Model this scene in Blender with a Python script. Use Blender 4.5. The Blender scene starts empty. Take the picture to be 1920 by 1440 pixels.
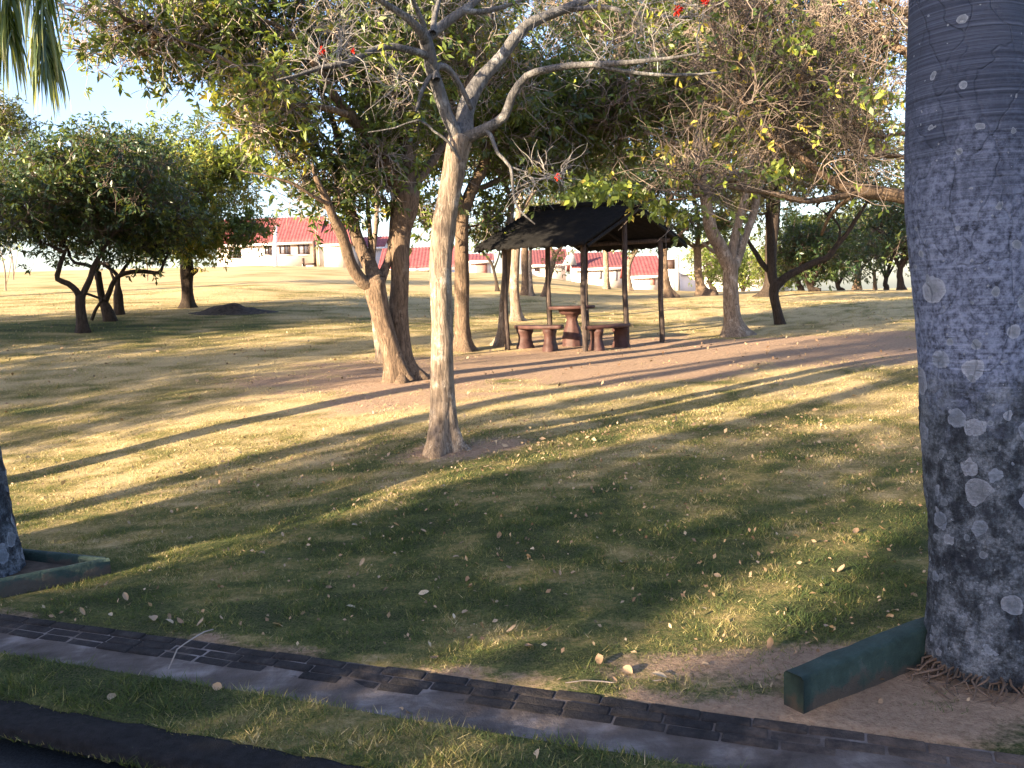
import bpy, math, random
import numpy as np
from mathutils import Matrix, Vector

S = bpy.context.scene
C = S.collection
PI = math.pi
R = math.radians
rng = np.random.default_rng(7)
random.seed(7)

# ------------------------------------------------------------------ camera
F = 1598.0
CAM = np.array([0.0, 0.0, 1.6])
PITCH, ROLL = 5.72, -2.0
M3 = (Matrix.Rotation(R(90 - PITCH), 3, 'X') @ Matrix.Rotation(R(ROLL), 3, 'Z'))
cd = bpy.data.cameras.new('camera'); cam = bpy.data.objects.new('camera', cd); C.objects.link(cam)
cam.matrix_world = Matrix.Translation(Vector(CAM)) @ M3.to_4x4()
cd.sensor_width = 36; cd.lens = 36 * F / 1920; cd.clip_start = 0.05; cd.clip_end = 2000
S.camera = cam

# ------------------------------------------------------------------ light
SUN_EL, SH_AZ = 14.0, 39.5          # sun height; direction the shadows run (from +X towards +Y)
w = bpy.data.worlds.new('World'); S.world = w; w.use_nodes = True
nt = w.node_tree
bg = nt.nodes['Background']
sky = nt.nodes.new('ShaderNodeTexSky'); sky.sky_type = 'NISHITA'; sky.sun_disc = False
sky.sun_elevation = R(SUN_EL); sky.sun_rotation = R(227)
sky.air_density = 1.0; sky.dust_density = 1.6; sky.ozone_density = 1.0
tnt = nt.nodes.new('ShaderNodeMix'); tnt.data_type = 'RGBA'; tnt.blend_type = 'MULTIPLY'; tnt.inputs[0].default_value = 1
nt.links.new(sky.outputs[0], tnt.inputs[6]); tnt.inputs[7].default_value = (0.95, 0.96, 1.16, 1); nt.links.new(tnt.outputs[2], bg.inputs[0]); bg.inputs[1].default_value = 0.088
sl = bpy.data.lights.new('sun', 'SUN'); so = bpy.data.objects.new('sun', sl); C.objects.link(so)
sl.energy = 5.0; sl.angle = R(0.55); sl.color = (1.0, 0.80, 0.54)
ld = Vector((math.cos(R(SH_AZ)) * math.cos(R(SUN_EL)), math.sin(R(SH_AZ)) * math.cos(R(SUN_EL)), -math.sin(R(SUN_EL))))
so.rotation_euler = ld.to_track_quat('-Z', 'Y').to_euler(); so.location = (-20, -20, 20)
S.view_settings.view_transform = 'Standard'; S.view_settings.look = 'None'
S.view_settings.exposure = 2.5; S.view_settings.gamma = 1.0
S.render.engine = 'CYCLES'
S.cycles.max_bounces = 6; S.cycles.transparent_max_bounces = 4

# ------------------------------------------------------------------ pixel <-> place
_M = np.array(M3)
def ray(px, py):
    d = _M @ np.array([(px - 960) / F, -(py - 720) / F, -1.0])
    return d / d[1]
def P(px, py, Y):
    return CAM + ray(px, py) * Y

# ------------------------------------------------------------------ noise
def _h(ix, iy, s):
    n = (ix * 374761393 + iy * 668265263 + s * 1442695041) & 0xFFFFFFFF
    n = ((n ^ (n >> 13)) * 1274126177) & 0xFFFFFFFF
    return ((n ^ (n >> 16)) & 0xFFFF) / 65535.0
def vnoise(x, y, s=0):
    x = np.asarray(x, float); y = np.asarray(y, float)
    ix = np.floor(x).astype(np.int64); iy = np.floor(y).astype(np.int64)
    fx = x - ix; fy = y - iy
    fx = fx * fx * (3 - 2 * fx); fy = fy * fy * (3 - 2 * fy)
    a = _h(ix, iy, s); b = _h(ix + 1, iy, s); c = _h(ix, iy + 1, s); d = _h(ix + 1, iy + 1, s)
    return (a * (1 - fx) + b * fx) * (1 - fy) + (c * (1 - fx) + d * fx) * fy
def fbm(x, y, s=0, o=3):
    t = 0; a = 0.5; n = 0
    for i in range(o):
        t = t + a * vnoise(np.asarray(x) * 2 ** i, np.asarray(y) * 2 ** i, s + i); n += a; a *= .5
    return t / n

# ------------------------------------------------------------------ terrain
CX = np.array([-600, 0, 480, 960, 1200, 1440, 1920, 2500], float)
CY = np.array([4, 8, 12, 16, 20, 30, 45, 65, 80, 110, 200, 400], float)
CZ = np.array([
    [0, .0, .0, .0, .0, .0, .0, .0],
    [-.10, -.06, .10, .28, .26, .22, .16, .12],
    [.25, .32, .46, .48, .46, .45, .42, .4],
    [.85, .82, .75, .60, .58, .60, .55, .5],
    [1.4, 1.35, 1.2, .88, .80, .78, .7, .6],
    [2.4, 2.3, 2.1, 1.5, 1.25, 1.15, 1.0, .9],
    [3.6, 3.5, 3.4, 2.5, 1.75, 1.5, 1.2, 1.1],
    [4.9, 4.9, 4.75, 3.5, 1.9, 1.0, .6, .6],
    [5.2, 5.2, 4.95, 3.3, 1.6, .7, .3, .3],
    [5.0, 5.0, 4.6, 2.8, 1.0, .4, 0, 0],
    [2, 2, 2, 1, .3, 0, 0, 0],
    [0, 0, 0, 0, 0, 0, 0, 0]], float)
def _sm(t): return t * .5 + .5 * t * t * (3 - 2 * t)
MOUNDS = []
def gz(x, y):
    x = np.asarray(x, float); y = np.asarray(y, float)
    yy = np.clip(y, 4, 399.9)
    c = np.clip(960 + x / np.maximum(yy, 4) * F, -600, 2499.9)
    i = np.clip(np.searchsorted(CX, c, side='right') - 1, 0, len(CX) - 2)
    j = np.clip(np.searchsorted(CY, yy, side='right') - 1, 0, len(CY) - 2)
    tx = _sm((c - CX[i]) / (CX[i + 1] - CX[i])); ty = (yy - CY[j]) / (CY[j + 1] - CY[j])
    # cubic in y for a smooth slope
    def row(k): 
        k = np.clip(k, 0, len(CY) - 1)
        return CZ[k, i] * (1 - tx) + CZ[k, i + 1] * tx
    p0, p1, p2, p3 = row(j - 1), row(j), row(j + 1), row(j + 2)
    d = CY[j + 1] - CY[j]
    m1 = (p2 - CZ_prev(p0, p1, j)) / (CY[j + 1] - CY[np.maximum(j - 1, 0)]) * d
    m2 = (p3 - p1) / (CY[np.minimum(j + 2, len(CY) - 1)] - CY[j]) * d
    t2 = ty * ty; t3 = t2 * ty
    z = (2 * t3 - 3 * t2 + 1) * p1 + (t3 - 2 * t2 + ty) * m1 + (-2 * t3 + 3 * t2) * p2 + (t3 - t2) * m2
    amp = np.clip((y - 4) / 10, 0, 1)
    z = z + amp * (.10 * (fbm(x * .22, y * .22, 5, 2) - .5)) + np.clip((y - 3.4) / 1.5, 0, 1) * .02 * (vnoise(x * 1.3, y * 1.3, 9) - .5)
    for (mx, my, r, h) in MOUNDS:
        z = z + h * np.exp(-((x - mx) ** 2 + (y - my) ** 2) / r ** 2)
    return z
def CZ_prev(p0, p1, j): return p0
def G(px, py):
    d = ray(px, py); lo = 2.0
    for Y in np.arange(2.0, 130, .05):
        p = CAM + d * Y
        if p[2] < float(gz(p[0], p[1])):
            return p
    return CAM + d * 60
_a = G(440, 582); _b = G(400, 549)
MOUNDS += [(_b[0], _b[1], 1.6, .18)]

# ------------------------------------------------------------------ materials
def mat(name):
    m = bpy.data.materials.new(name); m.use_nodes = True
    n = m.node_tree; b = n.nodes['Principled BSDF']; b.inputs['Roughness'].default_value = .85
    b.inputs['Specular IOR Level'].default_value = .25
    return m, n, b
def N(n, t, **k):
    x = n.nodes.new(t)
    for a, v in k.items(): setattr(x, a, v)
    return x
def noise(n, vec, sc, det=4, rough=.6, dist=0):
    x = N(n, 'ShaderNodeTexNoise'); x.inputs['Scale'].default_value = sc
    x.inputs['Detail'].default_value = det; x.inputs['Roughness'].default_value = rough; x.inputs['Distortion'].default_value = dist
    n.links.new(vec, x.inputs['Vector']); return x.outputs['Fac']
def ramp(n, fac, stops, interp='LINEAR'):
    r = N(n, 'ShaderNodeValToRGB'); r.color_ramp.interpolation = interp
    e = r.color_ramp.elements
    while len(e) < len(stops): e.new(.5)
    for q, (p, c) in zip(e, stops):
        q.position = p; q.color = (*c, 1) if len(c) == 3 else c
    n.links.new(fac, r.inputs[0]); return r.outputs[0]
def mix(n, f, a, b, mode='MIX'):
    x = N(n, 'ShaderNodeMix', data_type='RGBA', blend_type=mode)
    for s, v in ((x.inputs[0], f), (x.inputs[6], a), (x.inputs[7], b)):
        if hasattr(v, 'links') or isinstance(v, bpy.types.NodeSocket): n.links.new(v, s)
        elif isinstance(v, tuple): s.default_value = (*v, 1)
        else: s.default_value = v
    return x.outputs[2]
def math_(n, op, a, b=0.0):
    x = N(n, 'ShaderNodeMath', operation=op)
    for s, v in ((x.inputs[0], a), (x.inputs[1], b)):
        if isinstance(v, bpy.types.NodeSocket): n.links.new(v, s)
        else: s.default_value = v
    return x.outputs[0]
def bump(n, b, h, st, dist=.02):
    x = N(n, 'ShaderNodeBump'); x.inputs['Strength'].default_value = st; x.inputs['Distance'].default_value = dist
    n.links.new(h, x.inputs['Height']); n.links.new(x.outputs[0], b.inputs['Normal'])
def coord(n, scale=(1, 1, 1), kind='Object'):
    t = N(n, 'ShaderNodeTexCoord'); m = N(n, 'ShaderNodeMapping'); m.inputs['Scale'].default_value = scale
    n.links.new(t.outputs[kind], m.inputs[0]); return m.outputs[0]
def attr(n, name):
    x = N(n, 'ShaderNodeAttribute', attribute_name=name); return x

def mat_plain(name, col, rough=.8, var=.25, sc=8, bmp=.2):
    m, n, b = mat(name); v = coord(n)
    f = noise(n, v, sc, 5)
    lo = tuple(c * (1 - var) for c in col); hi = tuple(min(1, c * (1 + var)) for c in col)
    n.links.new(ramp(n, f, [(.3, lo), (.7, hi)]), b.inputs['Base Color'])
    b.inputs['Roughness'].default_value = rough
    if bmp: bump(n, b, noise(n, v, sc * 6, 4), bmp, .01)
    return m
def mat_bark(name, dark, light, lichen=(.5, .5, .47), lamt=.5, st=.8):
    m, n, b = mat(name)
    v = coord(n, (9, 9, 1.6)); f = noise(n, v, 2.2, 6, .65, .6)
    base = ramp(n, f, [(.3, dark), (.52, tuple((a + c) / 2 for a, c in zip(dark, light))), (.72, light)])
    v2 = coord(n); l = noise(n, v2, 5.5, 6, .7)
    lf = ramp(n, l, [(.62 - .12 * lamt, (0, 0, 0)), (.66 - .06 * lamt, (1, 1, 1))])
    l2 = noise(n, v2, 1.1, 3)
    base = mix(n, math_(n, 'MULTIPLY', lf, min(1, lamt)), base, lichen)
    base = mix(n, ramp(n, l2, [(.35, (.0, .0, .0)), (.7, (.55, .55, .55))]), base, dark)
    fis = noise(n, coord(n, (30, 30, 5)), 1.6, 5, .7, .5); fm = ramp(n, fis, [(.40, (1, 1, 1)), (.50, (0, 0, 0))])
    base = mix(n, math_(n, 'MULTIPLY', fm, .75), base, tuple(c * .6 for c in dark))
    n.links.new(base, b.inputs['Base Color'])
    bump(n, b, math_(n, 'ADD', noise(n, coord(n, (14, 14, 3)), 3, 6, .7), math_(n, 'MULTIPLY', fis, 1.0)), st, .035)
    return m
def mat_leaf(name, stops, trans=.35, rough=.38):
    m = bpy.data.materials.new(name); m.use_nodes = True; n = m.node_tree
    b = n.nodes['Principled BSDF']; out = n.nodes['Material Output']
    a = attr(n, 'tint'); col = ramp(n, a.outputs['Fac'], stops)
    n.links.new(col, b.inputs['Base Color']); b.inputs['Roughness'].default_value = rough
    b.inputs['Specular IOR Level'].default_value = .5
    t = N(n, 'ShaderNodeBsdfTranslucent'); n.links.new(mix(n, .5, col, (.35, .40, .03), 'MIX'), t.inputs[0])
    mx = N(n, 'ShaderNodeMixShader'); mx.inputs[0].default_value = trans
    n.links.new(b.outputs[0], mx.inputs[1]); n.links.new(t.outputs[0], mx.inputs[2]); n.links.new(mx.outputs[0], out.inputs[0])
    return m

M = {}
M['leaf_mix'] = mat_leaf('leaf_mix', [(0, (.03, .05, .018)), (.45, (.065, .10, .028)), (.75, (.20, .26, .05)), (.92, (.38, .41, .075)), (1, (.46, .36, .07))])
M['leaf_dark'] = mat_leaf('leaf_dark', [(0, (.014, .034, .018)), (.55, (.038, .072, .028)), (.88, (.10, .14, .04)), (1, (.22, .24, .05))], .2)
M['leaf_olive'] = mat_leaf('leaf_olive', [(0, (.045, .055, .025)), (.5, (.09, .105, .035)), (.85, (.20, .20, .06)), (1, (.40, .28, .07))])
M['leaf_bright'] = mat_leaf('leaf_bright', [(0, (.05, .085, .02)), (.5, (.14, .20, .035)), (1, (.34, .36, .06))])
M['leaf_dry'] = mat_leaf('leaf_dry', [(0, (.16, .09, .05)), (.35, (.33, .23, .14)), (.8, (.50, .41, .28)), (1, (.62, .56, .44))], .1, .7)
M['bark_pale'] = mat_bark('bark_pale', (.13, .095, .07), (.43, .335, .25), (.54, .47, .39), .7)
M['bark_brown'] = mat_bark('bark_brown', (.085, .058, .040), (.30, .205, .135), (.40, .31, .23), .4)
M['bark_dark'] = mat_bark('bark_dark', (.025, .018, .014), (.085, .06, .045), (.16, .13, .1), .2)
M['bark_grey'] = mat_bark('bark_grey', (.09, .085, .085), (.25, .235, .225), (.42, .41, .40), .7)
M['twig'] = mat_plain('twig', (.255, .21, .18), .8, .7, 1.6, 0)
M['twig_brown'] = mat_plain('twig_brown', (.165, .13, .108), .8, .75, 1.6, 0)
M['twig_dark'] = mat_plain('twig_dark', (.13, .095, .075), .8, .4, 3, 0)
M['twig_grey'] = mat_plain('twig_grey', (.27, .25, .235), .8, .35, 3, 0)
M['flower'] = mat_plain('flower', (.75, .035, .015), .5, .2, 5, 0)

# ------------------------------------------------------------------ mesh helpers
class MB:
    def __init__(s): s.v = []; s.f = []; s.n = 0; s.at = []
    def add(s, v, f, a=None):
        v = np.asarray(v, float).reshape(-1, 3)
        f = np.asarray(f, int)
        s.v.append(v); s.f.append(f + s.n); s.n += len(v)
        s.at.append(np.full(len(v), .5) if a is None else np.asarray(a, float))
    def build(s, name, m, parent=None, smooth=True, attr_=False):
        me = bpy.data.meshes.new(name)
        if s.v:
            V = np.concatenate(s.v)
            q = [f for f in s.f if f.ndim == 2 and f.shape[1] == 4 and len(f)]
            t = [f for f in s.f if f.ndim == 2 and f.shape[1] == 3 and len(f)]
            Q = np.concatenate(q) if q else np.zeros((0, 4), int)
            T = np.concatenate(t) if t else np.zeros((0, 3), int)
            org = parent.location if parent is not None else None
            if parent is not None:
                mw = parent_matrix(parent).inverted()
                A = np.array(mw); V = V @ A[:3, :3].T + A[:3, 3]
            me.vertices.add(len(V)); me.vertices.foreach_set('co', V.ravel())
            me.loops.add(Q.size + T.size); me.loops.foreach_set('vertex_index', np.concatenate([Q.ravel(), T.ravel()]))
            me.polygons.add(len(Q) + len(T))
            st = np.concatenate([np.arange(len(Q)) * 4, Q.size + np.arange(len(T)) * 3])
            me.polygons.foreach_set('loop_start', st)
            me.update(calc_edges=True)
            if smooth: me.polygons.foreach_set('use_smooth', np.ones(len(me.polygons), bool))
            if attr_:
                at = me.attributes.new('tint', 'FLOAT', 'POINT'); at.data.foreach_set('value', np.concatenate(s.at))
            me.validate()
        if m is not None: me.materials.append(m)
        o = bpy.data.objects.new(name, me); C.objects.link(o)
        if parent is not None: o.parent = parent
        return o
def parent_matrix(p):
    mt = Matrix.Translation(p.location) @ p.rotation_euler.to_matrix().to_4x4()
    if p.parent is not None: mt = parent_matrix(p.parent) @ mt
    return mt
def thing(name, label, cat, loc=(0, 0, 0), group=None, rz=0):
    o = bpy.data.objects.new(name, None); C.objects.link(o)
    o.location = [float(c) for c in loc]; o.rotation_euler = (0, 0, rz); o.empty_display_size = .3
    o['label'] = label; o['category'] = cat
    if group: o['group'] = group
    return o
def tag(o, label=None, cat=None, group=None, kind=None):
    if label: o['label'] = label
    if cat: o['category'] = cat
    if group: o['group'] = group
    if kind: o['kind'] = kind
    return o

def tubes(mb, pts, rad, sides=5, cap=False):
    """pts (N,K,3), rad (N,K)"""
    pts = np.asarray(pts, float); rad = np.asarray(rad, float)
    n, k, _ = pts.shape
    if n == 0: return
    tg = np.gradient(pts, axis=1); tg /= np.linalg.norm(tg, axis=2, keepdims=True) + 1e-9
    ref = np.zeros_like(tg); ref[..., 0] = .3; ref[..., 1] = 1; 
    main = pts[:, -1] - pts[:, 0]; main /= np.linalg.norm(main, axis=1, keepdims=True) + 1e-9
    alt = np.abs(main[:, 1]) > .8
    ref[alt] = (1, 0, .2)
    a = np.cross(tg, ref); a /= np.linalg.norm(a, axis=2, keepdims=True) + 1e-9
    b = np.cross(tg, a)
    th = np.arange(sides) * 2 * PI / sides
    V = pts[:, :, None] + rad[:, :, None, None] * (a[:, :, None] * np.cos(th)[None, None, :, None] + b[:, :, None] * np.sin(th)[None, None, :, None])
    idx = np.arange(n * k * sides).reshape(n, k, sides)
    i2 = np.roll(idx, -1, axis=2)
    f = np.stack([idx[:, :-1], i2[:, :-1], i2[:, 1:], idx[:, 1:]], -1).reshape(-1, 4)
    mb.add(V.reshape(-1, 3), f)
def box(mb, c, s, rz=0, rot=None):
    sx, sy, sz = s[0] / 2, s[1] / 2, s[2] / 2
    v = np.array([[x, y, z] for x in (-sx, sx) for y in (-sy, sy) for z in (-sz, sz)], float)
    if rot is not None: v = v @ np.array(rot).T
    cz, sn = math.cos(rz), math.sin(rz)
    v = np.stack([v[:, 0] * cz - v[:, 1] * sn, v[:, 0] * sn + v[:, 1] * cz, v[:, 2]], 1) + np.array(c)
    mb.add(v, [[0, 1, 3, 2], [4, 6, 7, 5], [0, 4, 5, 1], [2, 3, 7, 6], [0, 2, 6, 4], [1, 5, 7, 3]])
def smooth_line(pts, step):
    """Catmull-Rom through rows (x,y,z,r)"""
    p = np.asarray(pts, float)
    if len(p) < 2: return p
    q = np.vstack([2 * p[0] - p[1], p, 2 * p[-1] - p[-2]]); out = []
    for i in range(1, len(q) - 2):
        L = np.linalg.norm(q[i + 1, :3] - q[i, :3]); m = max(2, int(L / step) + 1)
        for t in np.linspace(0, 1, m, endpoint=False):
            out.append(.5 * ((2 * q[i]) + (-q[i - 1] + q[i + 1]) * t + (2 * q[i - 1] - 5 * q[i] + 4 * q[i + 1] - q[i + 2]) * t * t + (-q[i - 1] + 3 * q[i] - 3 * q[i + 1] + q[i + 2]) * t ** 3))
    out.append(p[-1]); out = np.array(out); out[:, 3] = np.maximum(out[:, 3], .002)
    return out
def trunk_tube(mb, line, sides=18, seed=0, lump=.10, flare=0, zb=0, h0=.22):
    """a single thick limb with lumps, ridges and (optionally) root flare"""
    k = len(line); pts = line[:, :3]; rad = line[:, 3]
    tg = np.gradient(pts, axis=0); tg /= np.linalg.norm(tg, axis=1, keepdims=True) + 1e-9
    a = np.zeros_like(tg); a[0] = np.cross(tg[0], (0.1, 1, .3)); a[0] /= np.linalg.norm(a[0])
    for i in range(1, k):
        v = a[i - 1] - tg[i] * np.dot(a[i - 1], tg[i]); a[i] = v / (np.linalg.norm(v) + 1e-9)
    b = np.cross(tg, a)
    th = np.arange(sides) * 2 * PI / sides
    s = np.cumsum(np.r_[0, np.linalg.norm(np.diff(pts, axis=0), axis=1)])
    TH, SS = np.meshgrid(th, s)
    n1 = vnoise(np.cos(TH) * 1.6 + seed * 7 + 20, SS * 2.2 + np.sin(TH) * 1.6 + 30, seed) - .5
    n2 = vnoise(np.cos(TH) * 4 + 50 + seed, SS * 6 + np.sin(TH) * 4 + 70, seed + 3) - .5
    rr = rad[:, None] * (1 + lump * 2.0 * n1 + lump * .9 * n2)
    if flare:
        hh = np.clip(pts[:, 2] - zb, 0, 9)[:, None]
        rr = rr * (1 + flare * np.exp(-hh / h0) * (.6 + .55 * np.cos(5 * TH + seed) + .45 * np.cos(3 * TH + 2 * seed)) + .8 * flare * np.exp(-hh / .06) * (.5 + .5 * np.cos(4 * TH + seed * 3)))
    V = pts[:, None] + rr[..., None] * (a[:, None] * np.cos(th)[None, :, None] + b[:, None] * np.sin(th)[None, :, None])
    idx = np.arange(k * sides).reshape(k, sides); i2 = np.roll(idx, -1, axis=1)
    f = np.stack([idx[:-1], i2[:-1], i2[1:], idx[1:]], -1).reshape(-1, 4)
    mb.add(V.reshape(-1, 3), f)
    c = np.array([pts[-1] + tg[-1] * rad[-1] * .5]); base = mb.n
    mb.add(c, np.zeros((0, 4), int))
    mb.f.append(np.array([[idx[-1, q] + base - k * sides, i2[-1, q] + base - k * sides, base] for q in range(sides)]))

def rnd_dir(n, r):
    v = r.normal(size=(n, 3)); return v / np.linalg.norm(v, axis=1, keepdims=True)

def leaves(mb, pos, dirs, r, nper=7, L=.11, W=.34, spread=.9, tint=None, droop=.25):
    """rosettes of leaves at pos (N,3) pointing along dirs (N,3)"""
    n = len(pos)
    if n == 0: return
    p = np.repeat(pos, nper, 0) + r.normal(size=(n * nper, 3)) * L * .18
    d = np.repeat(dirs, nper, 0) * (1 - spread * .6) + rnd_dir(n * nper, r) * spread
    d[:, 2] -= droop; d /= np.linalg.norm(d, axis=1, keepdims=True) + 1e-9
    up = rnd_dir(n * nper, r) + np.array([0, 0, .8])
    s = np.cross(d, up); s /= np.linalg.norm(s, axis=1, keepdims=True) + 1e-9
    nn = np.cross(s, d)
    l = (L * r.uniform(.6, 1.25, n * nper))[:, None]; ww = l * W * .5
    a = p; b_ = p + d * l * .5 + s * ww + nn * l * .06; c = p + d * l - nn * l * .12; e = p + d * l * .5 - s * ww + nn * l * .06
    V = np.stack([a, b_, c, e], 1).reshape(-1, 3)
    f = np.arange(n * nper * 4).reshape(-1, 4)
    t = np.repeat(tint if tint is not None else r.uniform(0, 1, n), nper) + r.normal(size=n * nper) * .13
    mb.add(V, f, np.repeat(np.clip(t, 0, 1), 4))

def grow(name, label, cat, lines, crowns, natt=300, twigs=4, leafp=.6, seed=1, bark='bark_brown', twigm='twig', leafm='leaf_mix',
         L=.11, nper=7, ntrunk=1, flare=.5, group=None, rt=.0065, tw_r=.0045, tw_len=(.25, .7), yel=.1, sides=14, clumps=26, W=.34,
         curl=.5, sparse_att=None, trunk_label=None, blen=4.0, tint_mu=.38, maxr=.05):
    """lines: list of (K,4) world polylines; crowns: list of (centre(3), radii(3), weight)"""
    r = np.random.default_rng(seed)
    base = lines[0][0, :3].copy(); base[2] = float(gz(base[0], base[1]))
    t = thing(name, label, cat, base, group)
    sm = [smooth_line(l, .12) for l in lines]
    mt = MB()
    for q in range(ntrunk):
        trunk_tube(mt, sm[q], sides, seed + q, .09, flare, base[2])
    mt.build('trunk', M[bark], t)
    mbr = MB()
    for q in range(ntrunk, len(sm)):
        trunk_tube(mbr, sm[q], 9, seed + q, .12)
    # growth
    nodes = [s_[::2, :3] for s_ in sm[ntrunk:]] or []
    tr = sm[0][:, :3]; hs = tr[:, 2] - base[2]
    nodes.append(tr[hs > .55 * max(hs.max(), .1)])
    nodes = np.vstack(nodes); lim = len(nodes)
    own = -np.ones(lim, int)
    W_ = np.array([c[2] for c in crowns], float); W_ /= W_.sum()
    att = []; ct = []
    for (c, rad, *ex), ww in zip(crowns, W_):
        tn = ex[1] if len(ex) > 1 and ex[1] is not None else tint_mu
        m = max(4, int(natt * ww)); k = max(2, int(clumps * ww) + 1)
        d = rnd_dir(k, r) * (r.uniform(0.15, 1, k) ** .45)[:, None]
        cc = np.asarray(c) + d * np.asarray(rad) * .85
        pick = r.integers(0, k, m)
        a = cc[pick] + r.normal(size=(m, 3)) * np.asarray(rad) * .23
        att.append(a); ctint = r.normal(tn, .17, k) + (r.uniform(0, 1, k) < yel) * .42; ct.append(ctint[pick])
    att = np.vstack(att); ct = np.concatenate(ct)
    keep = att[:, 2] > gz(att[:, 0], att[:, 1]) + .9
    att = att[keep]; ct = ct[keep]
    d0 = np.array([np.min(((nodes - a) ** 2).sum(1)) for a in att])
    order = np.argsort(d0); att = att[order]; ct = ct[order]
    NB = len(att); K = 6
    buf = np.zeros((lim + NB * (K - 1), 3)); buf[:lim] = nodes; ownb = -np.ones(len(buf), int); nn = lim
    pts = np.zeros((NB, K, 3)); par = -np.ones(NB, int)
    for i, a in enumerate(att):
        dd = ((buf[:nn] - a) ** 2).sum(1)
        dd = dd + (buf[:nn, 2] > a[2] + .3) * .3
        j = int(np.argmin(dd)); s0 = buf[j]; par[i] = ownb[j]
        L0 = math.sqrt(dd[j]) + 1e-3
        u = np.linspace(0, 1, K)[:, None]
        off = r.normal(size=3) * L0 * .13; off2 = r.normal(size=(K, 3)) * L0 * .035; off2[0] = 0; off2[-1] = 0
        line = s0 + (a - s0) * u + np.sin(u * PI) * off + off2 + np.array([0, 0, 1]) * (u - u * u) * L0 * .25
        pts[i] = line; buf[nn:nn + K - 1] = line[1:]; ownb[nn:nn + K - 1] = i; nn += K - 1
    cnt = np.ones(NB)
    for i in range(NB - 1, -1, -1):
        if par[i] >= 0: cnt[par[i]] += cnt[i]
    r0 = np.minimum(rt * cnt ** .5, maxr); r1 = rt * .8
    rad = r0[:, None] * (1 - np.linspace(0, 1, K)[None]) + r1 * np.linspace(0, 1, K)[None]
    rad = np.minimum(rad, r0[:, None])
    big = cnt > 6
    tubes(mbr, pts[big], rad[big], 7)
    mbr.build('branches', M[bark], t)
    mtw = MB(); tubes(mtw, pts[~big], rad[~big], 4)
    # twigs
    nt_ = NB * twigs
    bi = np.repeat(np.arange(NB), twigs); uu = r.uniform(.08, 1, nt_)
    k0 = np.minimum((uu * (K - 1)).astype(int), K - 2); fr = uu * (K - 1) - k0
    sp = pts[bi, k0] * (1 - fr)[:, None] + pts[bi, k0 + 1] * fr[:, None]
    bd = pts[bi, -1] - pts[bi, 0]; bd /= np.linalg.norm(bd, axis=1, keepdims=True) + 1e-9
    d = bd * .75 + rnd_dir(nt_, r) * .9; d[:, 2] += .15; d /= np.linalg.norm(d, axis=1, keepdims=True)
    KT = 7; ln = r.uniform(*tw_len, nt_) / (KT - 1)
    tp = np.zeros((nt_, KT, 3)); tp[:, 0] = sp
    bend = rnd_dir(nt_, r) * curl
    for k in range(1, KT):
        d = d + bend * .30 + r.normal(size=(nt_, 3)) * curl * .42; d /= np.linalg.norm(d, axis=1, keepdims=True)
        tp[:, k] = tp[:, k - 1] + d * ln[:, None]
    tr_ = np.linspace(tw_r, tw_r * .45, KT)[None] * np.ones((nt_, 1))
    tubes(mtw, tp, tr_, 3)
    mtw.build('twigs', M[twigm], t)
    # leaves
    bt = ct[bi] + r.normal(size=nt_) * .06
    vis = vnoise(sp[:, 0] * 1.1 + 40, sp[:, 2] * 1.1 + sp[:, 1] * .7, seed)
    sel = r.uniform(0, 1, nt_) < leafp * (.45 + 1.1 * vis)
    ml = MB()
    if sel.any():
        leaves(ml, tp[sel, -1], d[sel], r, nper, L, W, tint=bt[sel])
        s2 = sel & (r.uniform(0, 1, nt_) < .6)
        leaves(ml, tp[s2, 3], d[s2], r, max(3, nper // 2), L * .9, W, tint=bt[s2])
        ml.build('crown', M[leafm], t, smooth=False, attr_=True)
    return t, tp

def pxl(spec, Y, dY=0.0, y0=0.0):
    """[(px,py,width_px), ...] at depth Y (drifting by dY) -> (K,4) line"""
    out = []; k = len(spec)
    for i, (x, y, wd) in enumerate(spec):
        yy = Y + y0 + dY * i / max(1, k - 1)
        p = P(x, y, yy); out.append([*p, wd / 2 / F * yy])
    return np.array(out)
def trunk_line(spec, dY=0.0):
    g = G(spec[0][0], spec[0][1]); Y = g[1]
    l = pxl(spec, Y, dY); l[0, :3] = g
    low = l[0].copy(); low[2] -= .15
    return np.vstack([low, l]), Y
def crn(px, py, rx, ry, Y, rY, wgt=1.0, tn=None):
    c = P(px, py, Y); return (c, (rx / F * Y, rY, ry / F * Y), wgt, tn)
exec_marker = 0
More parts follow.
